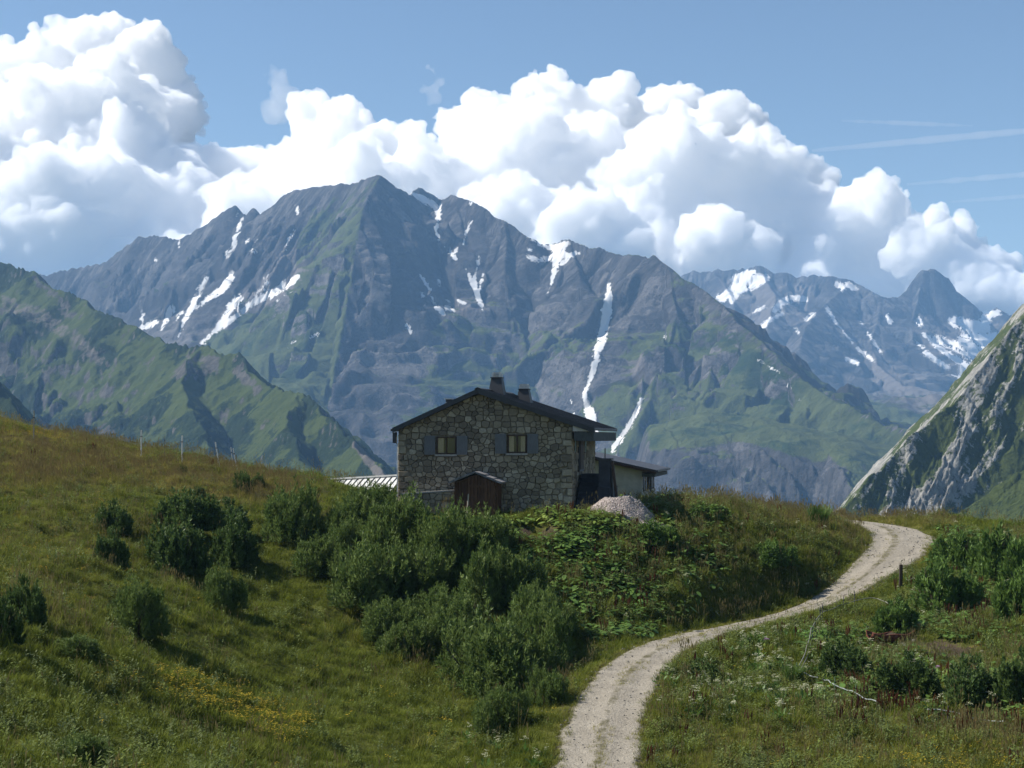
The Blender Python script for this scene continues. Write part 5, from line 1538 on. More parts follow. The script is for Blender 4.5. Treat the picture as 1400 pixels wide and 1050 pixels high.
def spike_plant(r, n, h):
    """tall dock flower spikes gone rust brown"""
    B = Blades()
    for k in range(n):
        a = r.uniform(0, 6.283); q = np.array([math.cos(a), math.sin(a), 0]) * 0.18 * r.uniform(0, 1)
        d = unit((r.uniform(-.15, .15), r.uniform(-.15, .15), 1)); hh = h * r.uniform(.6, 1.1)
        for z in (0, 1):
            sd = unit((math.cos(a + 1.57 * z), math.sin(a + 1.57 * z), 0))
            B.strip([q, q + d * hh * 0.45, q + d * hh * 0.75, q + d * hh], [0.012, 0.02, 0.055, 0.012], sd, r.uniform(0, .5), 0)
    return B

def scatter(name, pts, scl, tint, shapes, idx=None, kind='stuff', label=None, cat=None, tilt=0.18):
    """repeat small plants over listed points (real geometry, repeated by geometry nodes)"""
    n = len(pts)
    me = bpy.data.meshes.new(name)
    me.vertices.add(n); me.vertices.foreach_set('co', np.asarray(pts, np.float32).ravel())
    r = np.random.default_rng(len(name) * 7 + n)
    attr_f(me, 'scl', scl); attr_f(me, 'tint', tint)
    a = me.attributes.new('rot', 'FLOAT_VECTOR', 'POINT')
    rot = np.stack([r.uniform(-tilt, tilt, n), r.uniform(-tilt, tilt, n), r.uniform(0, 6.283, n)], 1)
    a.data.foreach_set('vector', rot.astype(np.float32).ravel())
    ii = me.attributes.new('pick', 'INT', 'POINT')
    ii.data.foreach_set('value', (r.integers(0, len(shapes), n) if idx is None else idx).astype(np.int32))
    o = link(name, me)
    tag(o, label, cat, kind=kind)
    lib = bpy.data.collections.new(name + '_shapes')
    for k, s_ in enumerate(shapes):
        s_.name = name + '_shape_%02d' % k; lib.objects.link(s_)
    g = bpy.data.node_groups.new(name, 'GeometryNodeTree')
    g.interface.new_socket('Geometry', in_out='INPUT', socket_type='NodeSocketGeometry')
    g.interface.new_socket('Geometry', in_out='OUTPUT', socket_type='NodeSocketGeometry')
    N = g.nodes; Lk = g.links
    gi = N.new('NodeGroupInput'); go = N.new('NodeGroupOutput')
    ip = N.new('GeometryNodeInstanceOnPoints'); ci = N.new('GeometryNodeCollectionInfo')
    ci.inputs['Collection'].default_value = lib; ci.inputs['Separate Children'].default_value = True; ci.inputs['Reset Children'].default_value = True
    def na(nm, t):
        q = N.new('GeometryNodeInputNamedAttribute'); q.data_type = t; q.inputs['Name'].default_value = nm; return q.outputs[0]
    Lk.new(gi.outputs[0], ip.inputs['Points']); Lk.new(ci.outputs[0], ip.inputs['Instance'])
    ip.inputs['Pick Instance'].default_value = True
    Lk.new(na('pick', 'INT'), ip.inputs['Instance Index'])
    Lk.new(na('rot', 'FLOAT_VECTOR'), ip.inputs['Rotation'])
    Lk.new(na('scl', 'FLOAT'), ip.inputs['Scale'])
    Lk.new(ip.outputs[0], go.inputs[0])
    md = o.modifiers.new('plants', 'NODES'); md.node_group = g
    return o

gr_r = random.Random(11)
# ---- where things grow, decided on a fine list of random ground points
rs = np.random.default_rng(99)
def ground_points(n, y0=19.0, y1=117.0):
    """random ground points inside (a little more than) the view, evenly spread over the ground"""
    y = np.sqrt(rs.uniform(y0 ** 2, y1 ** 2, n))
    u = rs.uniform(-0.40, 0.40, n)
    x = u * y
    z = hgt(x, y)
    U, V = proj(x, y, z)
    return x, y, z, U, V
def lookup(arr, x, y):
    i = np.clip(np.round(np.interp(x, GX, np.arange(len(GX)))).astype(int), 0, len(GX) - 1)
    j = np.clip(np.round(np.interp(y, GY, np.arange(len(GY)))).astype(int), 0, len(GY) - 1)
    return arr[j, i]
def free(x, y, m=0.1):
    d = lookup(rdist, x, y)
    wr = RW + m
    wide = np.hypot(x - 20.3, y - 84.5) < 6.0
    _, _, sg = 0, 0, 0
    ok = d > wr
    if wide.any():
        _, _, s_ = road_dist(x[wide], y[wide])
        dd = lookup(rdist, x[wide], y[wide])
        ok[wide] = np.where(s_ < 0, dd > wr * 1.6, dd > wr)
    c, s = math.cos(-HROT), math.sin(-HROT)
    lx = (x - HX) * c - (y - HY) * s; ly = (x - HX) * s + (y - HY) * c
    ins = (lx > -4.7) & (lx < 6.9) & (ly > -0.15) & (ly < 8.6)
    ins |= (lx > -1.4) & (lx < 1.1) & (ly > -1.3) & (ly <= 0)
    ins |= (lx > -4.2) & (lx < -1.2) & (ly > -0.8) & (ly <= 0)
    return ok & ~ins
def in_poly(U, V, poly): return poly_mask(U, V, poly) > 0.5

RIGHTBANK = [(700, 712), (760, 700), (900, 672), (1000, 680), (1130, 706), (1200, 735), (1160, 800), (1010, 850), (880, 872), (790, 880), (760, 850), (720, 830), (690, 780), (680, 740)]
RIGHTLOW = [(880, 1060), (880, 980), (930, 890), (1080, 850), (1200, 790), (1290, 730), (1420, 740), (1420, 1060)]

def build_grass():
    shapes = []
    for k in range(5): shapes.append(src('tuft', grass_tuft(gr_r, 18, 0.24 + 0.03 * k, 0.17, 0.014, 0.7), [M_GRASS, M_SEED]))
    for k in range(4): shapes.append(src('tuft', grass_tuft(gr_r, 14, 0.34 + 0.04 * k, 0.16, 0.013, 0.55, 5), [M_GRASS, M_SEED]))
    x, y, z, U, V = ground_points(300000)
    d = lookup(dirt, x, y); g = lookup(golden, x, y)
    # patchy growth: thick cushions and thin spots
    pn = fbm2(x / 1.8, y / 1.8, 3, 400); pl = fbm2(x / 7.0, y / 7.0, 2, 401)
    keep = free(x, y) & (rs.uniform(0, 1, len(x)) > d * 0.95 + 0.9 * fbm2(x / 0.8, y / 0.8, 3, 403) * (d > 0.03)) & (rs.uniform(0, 1, len(x)) < 0.66 + 0.5 * pn)
    x, y, z, U, V, g, pn, pl = [q[keep] for q in (x, y, z, U, V, g, pn, pl)]
    n = len(x)
    tall = np.clip(g * 0.5 + 0.25 * sstep(0.0, 0.5, pl) + 0.12 * in_poly(U, V, RIGHTBANK), 0, 1)
    left_low = in_poly(U, V, [(-60, 700), (400, 700), (760, 950), (760, 1060), (-60, 1060)])
    tall = np.where(left_low, tall * 0.5, tall)
    idx = np.where(rs.uniform(0, 1, n) < tall * 0.55, rs.integers(5, 9, n), rs.integers(0, 5, n))
    scl = rs.uniform(0.65, 1.2, n) * (0.9 + 0.45 * pn + 0.25 * pl)
    tint = np.clip(g * (0.55 + 0.6 * fbm2(x / 1.2, y / 1.2, 2, 402)) + 0.12 * sstep(0.15, 0.6, pl) * rs.uniform(0, 1, n) + 0.10 * rs.uniform(0, 1, n) ** 2, 0, 1)
    scatter('meadow_grass', np.stack([x, y, z - 0.02], 1), np.clip(scl, 0.35, 1.7), tint, shapes, idx)
    # fringe and middle strip of the track
    xs, ys_, ts = [], [], []
    for i in range(len(RC)):
        pn_ = 1 - 0.5 * math.exp(-((RC[i, 0] - 11.8) / 4.6) ** 2)
        for k in range(12):
            s = rs.choice([-1, 1]); o = s * (RW * rs.uniform(0.86, 1.25)) * pn_
            if i > 0.55 * len(RC) and s < 0 and np.hypot(RC[i, 0] - 20.3, RC[i, 1] - 84.5) < 7: o *= 1.6
            q = RC[i, :2] + RN[i] * o + rs.normal(0, 0.1, 2); xs.append(q[0]); ys_.append(q[1]); ts.append(rs.uniform(0.1, 0.6))
        for k in range(4 if i < 0.45 * len(RC) else 2):
            if vnoise2(RS[i] / 2.5, 1.5, 410) > -0.12:
                q = RC[i, :2] + RN[i] * rs.normal(0, 0.16); xs.append(q[0]); ys_.append(q[1]); ts.append(rs.uniform(0.4, 0.9))
    xs, ys_ = np.array(xs), np.array(ys_)
    shp = [src('tuft', grass_tuft(gr_r, 14, 0.15, 0.14, 0.012, 0.8), [M_GRASS, M_SEED]) for k in range(4)]
    scatter('verge_grass', np.stack([xs, ys_, hgt(xs, ys_) + 0.02], 1), rs.uniform(0.5, 1.2, len(xs)), np.array(ts), shp)
build_grass()

def build_herbs():
    # broad-leaved dock on the bank under the hut
    x, y, z, U, V = ground_points(120000)
    ok = free(x, y, 0.3) & (lookup(dirt, x, y) < 0.4)
    m1 = blur_free(U, V, [(690, 725), (760, 705), (850, 690), (870, 740), (850, 790), (790, 830), (700, 800), (690, 750)]) * 1.5
    m2 = blur_free(U, V, [(770, 700), (960, 690), (1000, 760), (900, 860), (800, 870), (760, 800)]) * 0.5
    m3 = blur_free(U, V, [(1290, 730), (1420, 750), (1420, 880), (1300, 880), (1250, 850)]) * 0.35
    m4 = blur_free(U, V, [(1090, 870), (1200, 850), (1420, 920), (1420, 985), (1150, 950)]) * 0.40
    m5 = blur_free(U, V, [(640, 700), (780, 702), (770, 716), (690, 720), (640, 716)]) * 0.5
    nz = fbm2(x / 1.4, y / 1.4, 3, 420)
    pr = np.maximum.reduce([m1, m2, m3, m4, m5]) * (0.5 + 0.9 * nz) * 0.8
    k = ok & (rs.uniform(0, 1, len(x)) < pr)
    shp = [src('dock', broad_plant(gr_r, 11, 0.30, 0.17, 0.34), [M_DOCK]) for q in range(5)]
    tin = np.where(V[k] < 722, 0.75, 0.15) * rs.uniform(0.2, 1.1, k.sum())
    scatter('broad_leaved_dock', np.stack([x[k], y[k], z[k] - 0.03], 1), rs.uniform(0.6, 1.3, k.sum()), np.clip(tin, 0, 1), shp)
    # white umbels on the right-hand meadow
    x, y, z, U, V = ground_points(90000)
    ok = free(x, y, 0.25) & (lookup(dirt, x, y) < 0.5)
    nz = fbm2(x / 2.2, y / 2.2, 3, 430)
    a = blur_free(U, V, [(900, 900), (1010, 880), (1150, 880), (1210, 940), (1160, 990), (1000, 1000), (900, 980)]) * 0.55
    b = blur_free(U, V, [(1160, 900), (1420, 920), (1420, 990), (1250, 970)]) * 0.4
    c = blur_free(U, V, [(820, 700), (1180, 720), (1150, 800), (1000, 840), (850, 860)]) * 0.10
    d = blur_free(U, V, [(640, 1010), (730, 1000), (740, 1060), (600, 1060)]) * 0.25
    e = blur_free(U, V, [(1230, 730), (1420, 740), (1420, 900), (1230, 860)]) * 0.12
    pr = np.maximum.reduce([a, b, c, d, e]) * np.clip(0.15 + 2.0 * nz, 0, 1.3) * 0.75
    k = ok & (rs.uniform(0, 1, len(x)) < pr)
    shp = [src('umbel', umbel_plant(gr_r, 6, 0.55), [M_UMBEL, M_DOCK]) for q in range(5)]
    tin = (rs.uniform(0, 1, k.sum()) < 0.03) * 1.0
    scatter('white_umbel_flowers', np.stack([x[k], y[k], z[k] - 0.02], 1), rs.uniform(0.7, 1.25, k.sum()), tin, shp)
    # grey-green leafy herbs, everywhere thin, thick on the right
    x, y, z, U, V = ground_points(90000)
    nz = fbm2(x / 1.6, y / 1.6, 3, 440)
    a = in_poly(U, V, RIGHTBANK) * 0.5 + in_poly(U, V, RIGHTLOW) * 0.55 + 0.13
    a = a + 0.35 * blur_free(U, V, [(-20, 930), (200, 920), (300, 1060), (-20, 1060)])
    k = free(x, y, 0.2) & (lookup(dirt, x, y) < 0.5) & (rs.uniform(0, 1, len(x)) < a * np.clip(0.4 + 1.4 * nz, 0, 1.1))
    shp = []
    for q in range(5):
        B = Blades()
        for j in range(5):
            q0 = np.array([gr_r.uniform(-.18, .18), gr_r.uniform(-.18, .18), 0]); hh = gr_r.uniform(0.22, 0.55)
            for t in range(12):
                aa = gr_r.uniform(0, 6.283); d = unit((math.cos(aa), math.sin(aa), gr_r.uniform(0.0, 0.9)))
                B.leaf(q0 + np.array([0, 0, hh * (t + 1) / 12]), d, unit((-math.sin(aa), math.cos(aa), gr_r.uniform(-.3, .3))), gr_r.uniform(.07, .13), gr_r.uniform(.03, .055), gr_r.uniform(0, .5))
        shp.append(src('herb', B, [M_HERB]))
    scatter('leafy_herbs', np.stack([x[k], y[k], z[k] - 0.02], 1), rs.uniform(0.6, 1.25, k.sum()), rs.uniform(0, 1, k.sum()), shp)
    # coarse tall tussocks standing above the turf
    x, y, z, U, V = ground_points(60000)
    nz = fbm2(x / 3.0, y / 3.0, 3, 460)
    a = 0.05 + 0.10 * in_poly(U, V, RIGHTBANK) + 0.12 * in_poly(U, V, RIGHTLOW) + 0.06 * (U < 760)
    k = free(x, y, 0.3) & (lookup(dirt, x, y) < 0.3) & (rs.uniform(0, 1, len(x)) < a * np.clip(0.1 + 2.2 * nz, 0, 1.3))
    shp = [src('tussock', grass_tuft(gr_r, 46, 0.62, 0.26, 0.022, 0.75, 3), [M_GRASS, M_SEED]) for q in range(4)]
    scatter('tall_tussocks', np.stack([x[k], y[k], z[k] - 0.03], 1), rs.uniform(0.6, 1.15, k.sum()), 0.35 * rs.uniform(0, 1, k.sum()) ** 2, shp)
    # rust-brown seed spikes
    x, y, z, U, V = ground_points(60000)
    nz = fbm2(x / 1.5, y / 1.5, 3, 450)
    a = np.maximum.reduce([blur_free(U, V, [(1150, 930), (1420, 940), (1420, 1010), (1150, 990)]) * 0.6, blur_free(U, V, [(830, 740), (910, 730), (880, 850), (800, 860)]) * 0.35,
                           blur_free(U, V, [(1250, 800), (1420, 820), (1420, 870), (1290, 850)]) * 0.5, in_poly(U, V, RIGHTLOW) * 0.04, in_poly(U, V, RIGHTBANK) * 0.035,
                           blur_free(U, V, [(0, 600), (300, 640), (300, 660), (0, 640)]) * 0.02])
    k = free(x, y, 0.2) & (rs.uniform(0, 1, len(x)) < a * np.clip(0.4 + 1.4 * nz, 0, 1.1) * 0.7)
    shp = [src('spike', spike_plant(gr_r, 5, 0.62), [M_RUST]) for q in range(4)]
    scatter('rusty_seed_spikes', np.stack([x[k], y[k], z[k] - 0.02], 1), rs.uniform(0.6, 1.2, k.sum()), rs.uniform(0, 1, k.sum()), shp)
    # yellow flowers
    x, y, z, U, V = ground_points(90000)
    a = np.maximum.reduce([blur_free(U, V, [(225, 930), (300, 945), (420, 990), (400, 1010), (330, 980), (230, 945)], 20) * 0.9, blur_free(U, V, [(130, 918), (190, 925), (180, 935), (130, 926)], 10) * 0.5,
                           blur_free(U, V, [(-20, 720), (130, 700), (120, 800), (-20, 800)], 60) * 0.05, blur_free(U, V, [(-10, 570), (60, 585), (90, 600), (-10, 590)], 8) * 0.5, blur_free(U, V, [(1260, 1030), (1400, 1035), (1400, 1060), (1260, 1060)], 20) * 0.3, 0.008 + 0 * U])
    k = free(x, y, 0.2) & (rs.uniform(0, 1, len(x)) < a)
    shp = [src('yellow', flower_tuft(gr_r, 9, 0.24, 0.032), [M_YELLOW, M_GRASS]) for q in range(4)]
    scatter('yellow_flowers', np.stack([x[k], y[k], z[k]], 1), rs.uniform(0.7, 1.2, k.sum()), np.where(U[k] < 160, 0.8, 0.1) * rs.uniform(0, 1, k.sum()), shp)
def blur_free(U, V, poly, soft=14.0):
    """1 inside, falling off within 'soft' survey pixels of the outline"""
    ins = poly_mask(U, V, poly) > 0.5
    D = np.full(U.shape, 1e9)
    for i in range(len(poly)):
        a, b = poly[i], poly[(i + 1) % len(poly)]
        ex, ey = b[0] - a[0], b[1] - a[1]
        t = np.clip(((U - a[0]) * ex + (V - a[1]) * ey) / (ex * ex + ey * ey), 0, 1)
        D = np.minimum(D, np.hypot(U - a[0] - t * ex, V - a[1] - t * ey))
    return np.where(ins, 1.0, np.clip(1 - D / soft, 0, 1))
build_herbs()

# ------------------------------------------------------------------ bushes: each one a thing of its own
M_WILLOW = leaf_mat('willow_leaves', (0.078, 0.128, 0.028), (0.170, 0.228, 0.062), None, 0.34, 0.5, spec=0.10)
M_ALDER = leaf_mat('dark_bush_leaves', (0.059, 0.103, 0.028), (0.121, 0.179, 0.048), None, 0.30, 0.5, spec=0.15)
M_TALLHERB = leaf_mat('tall_herb_leaves', (0.072, 0.136, 0.029), (0.144, 0.227, 0.049), None, 0.32, 0.5, spec=0.15)
M_TWIG = mat_simple('bush_twigs', (0.055, 0.042, 0.030), 0.9, 0.3, 8.0)

def bush_meshes(seed, lobes, shoots, leaves, L, w, up, name):
    """a bush about 2 wide and 1 tall (unit size): crown of leafy upright shoots on several humps, and its stems"""
    r = np.random.default_rng(seed)
    B = Blades(); S = MB()
    hum = []
    for k in range(lobes):
        a = r.uniform(0, 6.283); q = math.sqrt(r.uniform(0, 1)) * 0.66
        hum.append((math.cos(a) * q, math.sin(a) * q, r.uniform(0.34, 0.5) * (1.1 - 0.35 * q), r.uniform(0.72, 1.0) * (1.02 - 0.35 * q)))
    hum.append((0, 0, 0.5, 0.95))
    nsh = 0
    for k in range(shoots):
        cx, cy, cr, ch = hum[k % len(hum)]
        # direction over a dome
        a = r.uniform(0, 6.283); el = math.asin(r.uniform(0.0, 1.0) ** 0.8)
        dome = np.array([math.cos(a) * math.cos(el), math.sin(a) * math.cos(el), math.sin(el)])
        rad = r.uniform(0.55, 1.0) ** 0.5
        tip = np.array([cx, cy, 0]) + dome * np.array([cr, cr, ch]) * rad * r.uniform(0.88, 1.13)
        tip[2] = max(tip[2], 0.04)
        d = unit(dome * (1 - up) + np.array([0, 0, up]) + r.normal(0, 0.12, 3))
        ls = r.uniform(0.14, 0.30)
        for j in range(leaves):
            t = r.uniform(0, 1)
            q = tip - d * ls * t + r.normal(0, 0.012, 3)
            if q[2] < 0: q[2] = 0.01
            az = r.uniform(0, 6.283)
            o = d.copy(); side = unit(np.cross(o, [math.cos(az), math.sin(az), 0.2]))
            ld = unit(o * r.uniform(0.3, 1.0) + side * 0.9 * r.uniform(0.2, 1))
            s2 = unit(np.cross(ld, r.normal(0, 1, 3)))
            B.leaf(q, ld, s2, L * r.uniform(0.6, 1.2), w * r.uniform(0.7, 1.2), r.uniform(0, 0.55) ** 1.5)
    for k in range(26):
        cx, cy, cr, ch = hum[k % len(hum)]
        a = r.uniform(0, 6.283)
        b = (cx * 0.25 + 0.05 * math.cos(a), cy * 0.25 + 0.05 * math.sin(a), -0.06)
        t = (cx + cr * 0.6 * math.cos(a), cy + cr * 0.6 * math.sin(a), ch * r.uniform(0.5, 0.85))
        m = ((b[0] + t[0]) / 2 + r.normal(0, .03), (b[1] + t[1]) / 2 + r.normal(0, .03), t[2] * 0.55)
        S.tube([b, m, t], 0.016, 4, 0.004)
    return B, S.mesh(name + '_stems')
PROTO = {}
for kind, mat, args in [('willow_bush', M_WILLOW, (7, 620, 26, 0.085, 0.022, 0.55)), ('green_bush', M_ALDER, (6, 560, 26, 0.085, 0.038, 0.35)), ('tall_herb_clump', M_TALLHERB, (6, 330, 24, 0.12, 0.042, 0.6)), ('rush_clump', M_TALLHERB, None)]:
    PROTO[kind] = []
    for q in range(3 if kind != 'rush_clump' else 1):
        if args is None:
            B = Blades(); r = np.random.default_rng(5)
            for k in range(520):
                a = r.uniform(0, 6.283); rr = 0.45 * math.sqrt(r.uniform(0, 1)); ln = r.uniform(0.1, 0.75)
                q0 = np.array([math.cos(a), math.sin(a), 0]) * rr
                d = np.array([math.cos(a) * ln, math.sin(a) * ln, 1]); h = r.uniform(0.55, 1.0)
                B.strip([q0, q0 + d * h * 0.6, q0 + d * h + np.array([0, 0, -0.08])], [0.035, 0.03, 0.006], unit((-math.sin(a), math.cos(a), 0)), r.uniform(0, .5))
            st = None
        else:
            B, st = bush_meshes(60 + 7 * q + len(kind), *args, kind)
        PROTO[kind].append((B.mesh(kind + '_foliage', [mat]), st))

def bush(kind, px, py, wpx, hpx, label, group, v=None, dy=0.0):
    p = hit(px, py)
    m = p.y / FPX
    wd, h = wpx * m / 2, hpx * m
    kx = 1.22 if group == GW else 1.08
    i = (v if v is not None else int(abs(px * 7 + py)) % len(PROTO[kind])) % len(PROTO[kind])
    o = empty(kind, (p.x, p.y + wd * 0.5 + dy, float(hgt(p.x, p.y + wd * 0.5)) - 0.05), (px * 1.37) % 6.28, (wd * 1.22 * kx, wd * 1.15 * kx, h * (1.0 + 0.5 * (kx - 1))))
    tag(o, label, 'bush' if 'bush' in kind else 'plant', group)
    fo, st = PROTO[kind][i]
    link('foliage', fo, None, o)
    if st is not None: link('stem', st, M_TWIG, o)
    return o
GW, GS, GT = 'willow bushes on the slope below the house', 'scattered bushes on the left hillside', 'tall green plants right of the track'
BUSHES = [
    # centre mass, from the hut down to the track
    ('willow_bush', 408, 742, 84, 84, 'round willow bush beside the pale ribbed roof, separate from the mass', GW),
    ('willow_bush', 516, 722, 84, 60, 'willow bush against the left corner of the stone house', GW),
    ('willow_bush', 478, 768, 70, 56, 'small willow bush low in the dip between ribbed roof and house', GW),
    ('willow_bush', 556, 770, 108, 92, 'broad willow bush just below the left house wall', GW),
    ('willow_bush', 620, 782, 100, 86, 'willow bush below the low garden wall and the plank shed', GW),
    ('willow_bush', 492, 838, 122, 92, 'wide willow bush at the left end of the middle row', GW),
    ('willow_bush', 588, 830, 92, 74, 'willow bush in the heart of the bush mass', GW),
    ('willow_bush', 668, 838, 106, 92, 'willow bush at the right edge of the mass facing the dock leaves', GW),
    ('willow_bush', 560, 872, 70, 54, 'low willow bush under the middle row in deep shade', GW),
    ('willow_bush', 632, 884, 84, 66, 'shaded willow bush above the large roadside bush', GW),
    ('willow_bush', 676, 950, 150, 112, 'largest willow bush beside the bend of the gravel track', GW),
    ('willow_bush', 742, 920, 92, 96, 'willow bush overhanging the left edge of the gravel track', GW),
    ('willow_bush', 724, 880, 90, 80, 'willow bush behind the large roadside bush, above the track bend', GW),
    ('willow_bush', 740, 968, 62, 54, 'low willow bush touching the track edge below the bend', GW),
    ('willow_bush', 688, 1004, 74, 64, 'lone willow bush lowest on the slope near the bottom of the track', GW),
    ('willow_bush', 446, 790, 84, 62, 'willow bush filling the gap left of the middle row', GW),
    ('willow_bush', 540, 816, 96, 72, 'willow bush between the left wall bush and the middle row', GW),
    ('willow_bush', 664, 776, 84, 70, 'willow bush directly below the plank shed door', GW),
    ('willow_bush', 706, 836, 84, 72, 'willow bush at the far right of the mass, beside the bare grey patch', GW),
    ('willow_bush', 600, 866, 90, 66, 'willow bush in shade between the middle row and the roadside bushes', GW),
    ('willow_bush', 640, 930, 84, 78, 'willow bush at the left foot of the largest roadside bush', GW),
    ('willow_bush', 522, 872, 84, 58, 'low willow bush at the lower left rim of the mass', GW),
    ('willow_bush', 570, 908, 84, 58, 'low willow bush below the middle row, left of the largest bush', GW),
    ('willow_bush', 462, 744, 66, 54, 'willow bush filling the gap below the pale ribbed roof', GW),
    # left hillside
    ('green_bush', 152, 732, 52, 48, 'small dark bush at the upper left of the hillside group', GS),
    ('green_bush', 246, 730, 96, 62, 'wide dark bush on top of the hillside group', GS),
    ('green_bush', 312, 738, 84, 54, 'dark bush at the upper right of the hillside group', GS),
    ('green_bush', 240, 790, 96, 84, 'big dark bush in the middle of the hillside group', GS),
    ('green_bush', 318, 780, 76, 70, 'dark bush on the right side of the hillside group', GS),
    ('willow_bush', 300, 834, 62, 68, 'single light-topped bush below the hillside group with a long shadow', GS),
    ('willow_bush', 178, 872, 92, 92, 'single round bush standing alone on the open left slope', GS),
    ('green_bush', 148, 776, 56, 56, 'thin bush beside the left of the hillside group', GS),
    ('green_bush', 26, 852, 62, 72, 'ragged bush near the left photo edge', GS),
    ('green_bush', -14, 880, 80, 84, 'dark bush cut by the left photo edge', GS),
    ('green_bush', 332, 674, 30, 32, 'small bush under the last fence poles', GS),
    ('green_bush', 352, 668, 22, 20, 'tiny bush right of the last fence poles', GS),
    ('green_bush', 247, 648, 18, 14, 'tiny dark shrub below the fence poles on the crest', GS),
    ('green_bush', 272, 680, 20, 16, 'tiny shrub in the golden grass above the hillside group', GS),
    ('willow_bush', 100, 906, 80, 30, 'flat low bush on the lower left slope', GS),
    ('willow_bush', 100, 1046, 90, 50, 'brownish low bush at the bottom left', GS),
    # right of the track
    ('rush_clump', 1121, 722, 36, 34, 'dark tufted rush clump on the crest left of the track top', GT),
    ('tall_herb_clump', 1322, 782, 76, 56, 'tall green plant clump right of the dark wooden post', GT),
    ('tall_herb_clump', 1366, 800, 84, 80, 'highest green plant clump at the upper right edge', GT),
    ('tall_herb_clump', 1290, 842, 96, 76, 'upright green plant clump above the bare earth hollow', GT),
    ('tall_herb_clump', 1232, 862, 70, 48, 'dark green plant clump behind the rusty trough', GT),
    ('tall_herb_clump', 1406, 850, 80, 76, 'green plant clump cut by the right photo edge', GT),
    ('green_bush', 1252, 962, 96, 64, 'dark leafy bush below the bare earth hollow', GT),
    ('green_bush', 1338, 972, 110, 78, 'large dark leafy bush at the lower right', GT),
    ('green_bush', 1160, 930, 76, 56, 'leafy bush left of the bare earth, beside the bent hose', GT),
    ('green_bush', 1408, 968, 80, 80, 'dark bush cut by the lower right photo edge', GT),
    ('tall_herb_clump', 964, 716, 90, 26, 'tall bright plants on top of the mound right of the annex', GT),
    ('tall_herb_clump', 1062, 790, 66, 42, 'dark plant clump on the bank above the track', GT),
    ('tall_herb_clump', 890, 760, 70, 36, 'leafy clump in the middle of the bank under the gravel heap', GT),
    ('rush_clump', 1086, 936, 34, 26, 'small rush tuft where the bent hose meets the ground', GT),
    ('green_bush', 960, 930, 70, 30, 'low leafy clump beside the inner bend of the track', GT),
]
for b in BUSHES: bush(*b)
# ------------------------------------------------------------------ small things
def pole(name, px, py, hpx, rad, mat, label, cat, group, lean=0.0, parts=True):
    p = hit(px, py)
    m = p.y / FPX
    o = empty(name, (p.x, p.y, p.z - 0.25))
    tag(o, label, cat, group)
    h = (hpx + (15 if 'fence' in name else 3)) * m + 0.25
    t = MB().tube([(0, 0, 0), (lean * h * 0.5, 0, h * 0.5), (lean * h, 0, h)], rad, 6, rad * 0.9)
    t.build('shaft', mat, o)
    MB().tube([(lean * h, 0, h + 0.001), (lean * h, 0, h + 0.03)], rad * 0.7, 6).build('tip', mat, o)
    if parts:
        MB().box(lean * h * 0.8 - rad * 1.7, lean * h * 0.8 + rad * 1.7, -rad * 1.6, -rad * 0.9, h * 0.8, h * 0.8 + 0.05).build('clip', M_DARKMETAL, o)
    return o
M_WHITEPOST = mat_simple('white_fence_plastic', (0.62, 0.61, 0.57), 0.7, 0.12, 6.0)
M_OLDPOST = wood_mat('dark_old_wood', (0.030, 0.024, 0.018), (0.075, 0.060, 0.045))
M_GREENROD = mat_simple('green_plastic_rod', (0.10, 0.17, 0.10), 0.6, 0.2, 6.0)
M_GREYROD = mat_simple('grey_fibre_rod', (0.10, 0.10, 0.10), 0.6, 0.2, 6.0)
GP = 'white fence poles along the left crest'
pole('fence_pole', 46, 605, 28, 0.045, M_STAKE, 'yellowish fence pole at the far left of the crest', 'fence pole', GP)
pole('fence_pole', 193, 626, 22, 0.055, M_WHITEPOST, 'upright white fence pole, first right of the yellowish one', 'fence pole', GP)
pole('fence_pole', 225, 628, 17, 0.016, M_GREYROD, 'thin grey fence pole between two upright white ones', 'fence pole', GP)
pole('fence_pole', 249, 634, 23, 0.055, M_WHITEPOST, 'upright white fence pole above the tiny dark shrub', 'fence pole', GP)
pole('fence_pole', 301, 641, 21, 0.055, M_WHITEPOST, 'white fence pole leaning left on the crest', 'fence pole', GP, -0.16)
pole('fence_pole', 320, 644, 17, 0.03, M_WHITEPOST, 'thin pale fence pole, left of the last leaning pair', 'fence pole', GP, -0.12)
pole('fence_pole', 326, 646, 17, 0.04, M_WHITEPOST, 'short white fence pole, last of the row towards the house', 'fence pole', GP, -0.2)
pole('wooden_post', 1231, 803, 26, 0.095, M_OLDPOST, 'short thick dark wooden post at the right edge of the track', 'post', None, 0.03, False)
GR = 'thin rods carrying the bent hose'
for i, (px, py, h, mt, lab) in enumerate([
    (1114, 862, 15, M_GREYROD, 'thin grey rod left of the tall pair where the hose bends'), (1121, 851, 18, M_GREYROD, 'left thin grey rod of the tall pair at the hose bend'), (1124, 849, 20, M_GREYROD, 'right thin grey rod of the tall pair at the hose bend'),
    (1153, 836, 17, M_GREYROD, 'thin grey rod standing before the track right of the tall pair'), (1168, 830, 18, M_GREYROD, 'thin grey rod standing before the track nearest the wooden post'),
    (1089, 922, 12, M_GREENROD, 'short green rod beside the small rush tuft'), (1117, 936, 12, M_GREENROD, 'short green rod on the pale hose right of the rush tuft'), (1141, 953, 22, M_GREENROD, 'tallest green rod on the pale hose'),
    (1170, 957, 16, M_GREENROD, 'green rod at the right end of the upper pale hose'), (1296, 988, 18, M_GREYROD, 'grey rod at the left of the lower pale hose'), (1318, 995, 16, M_GREENROD, 'green rod at the right of the lower pale hose')]):
    pole('hose_rod', px, py, h, 0.018, mt, lab, 'rod', GR, 0.02)
pole('wooden_stake', 638, 709, 30, 0.040, M_STAKE, 'pale leaning stake in front of the plank shed', 'stake', 'stakes by the shed', 0.06, False)
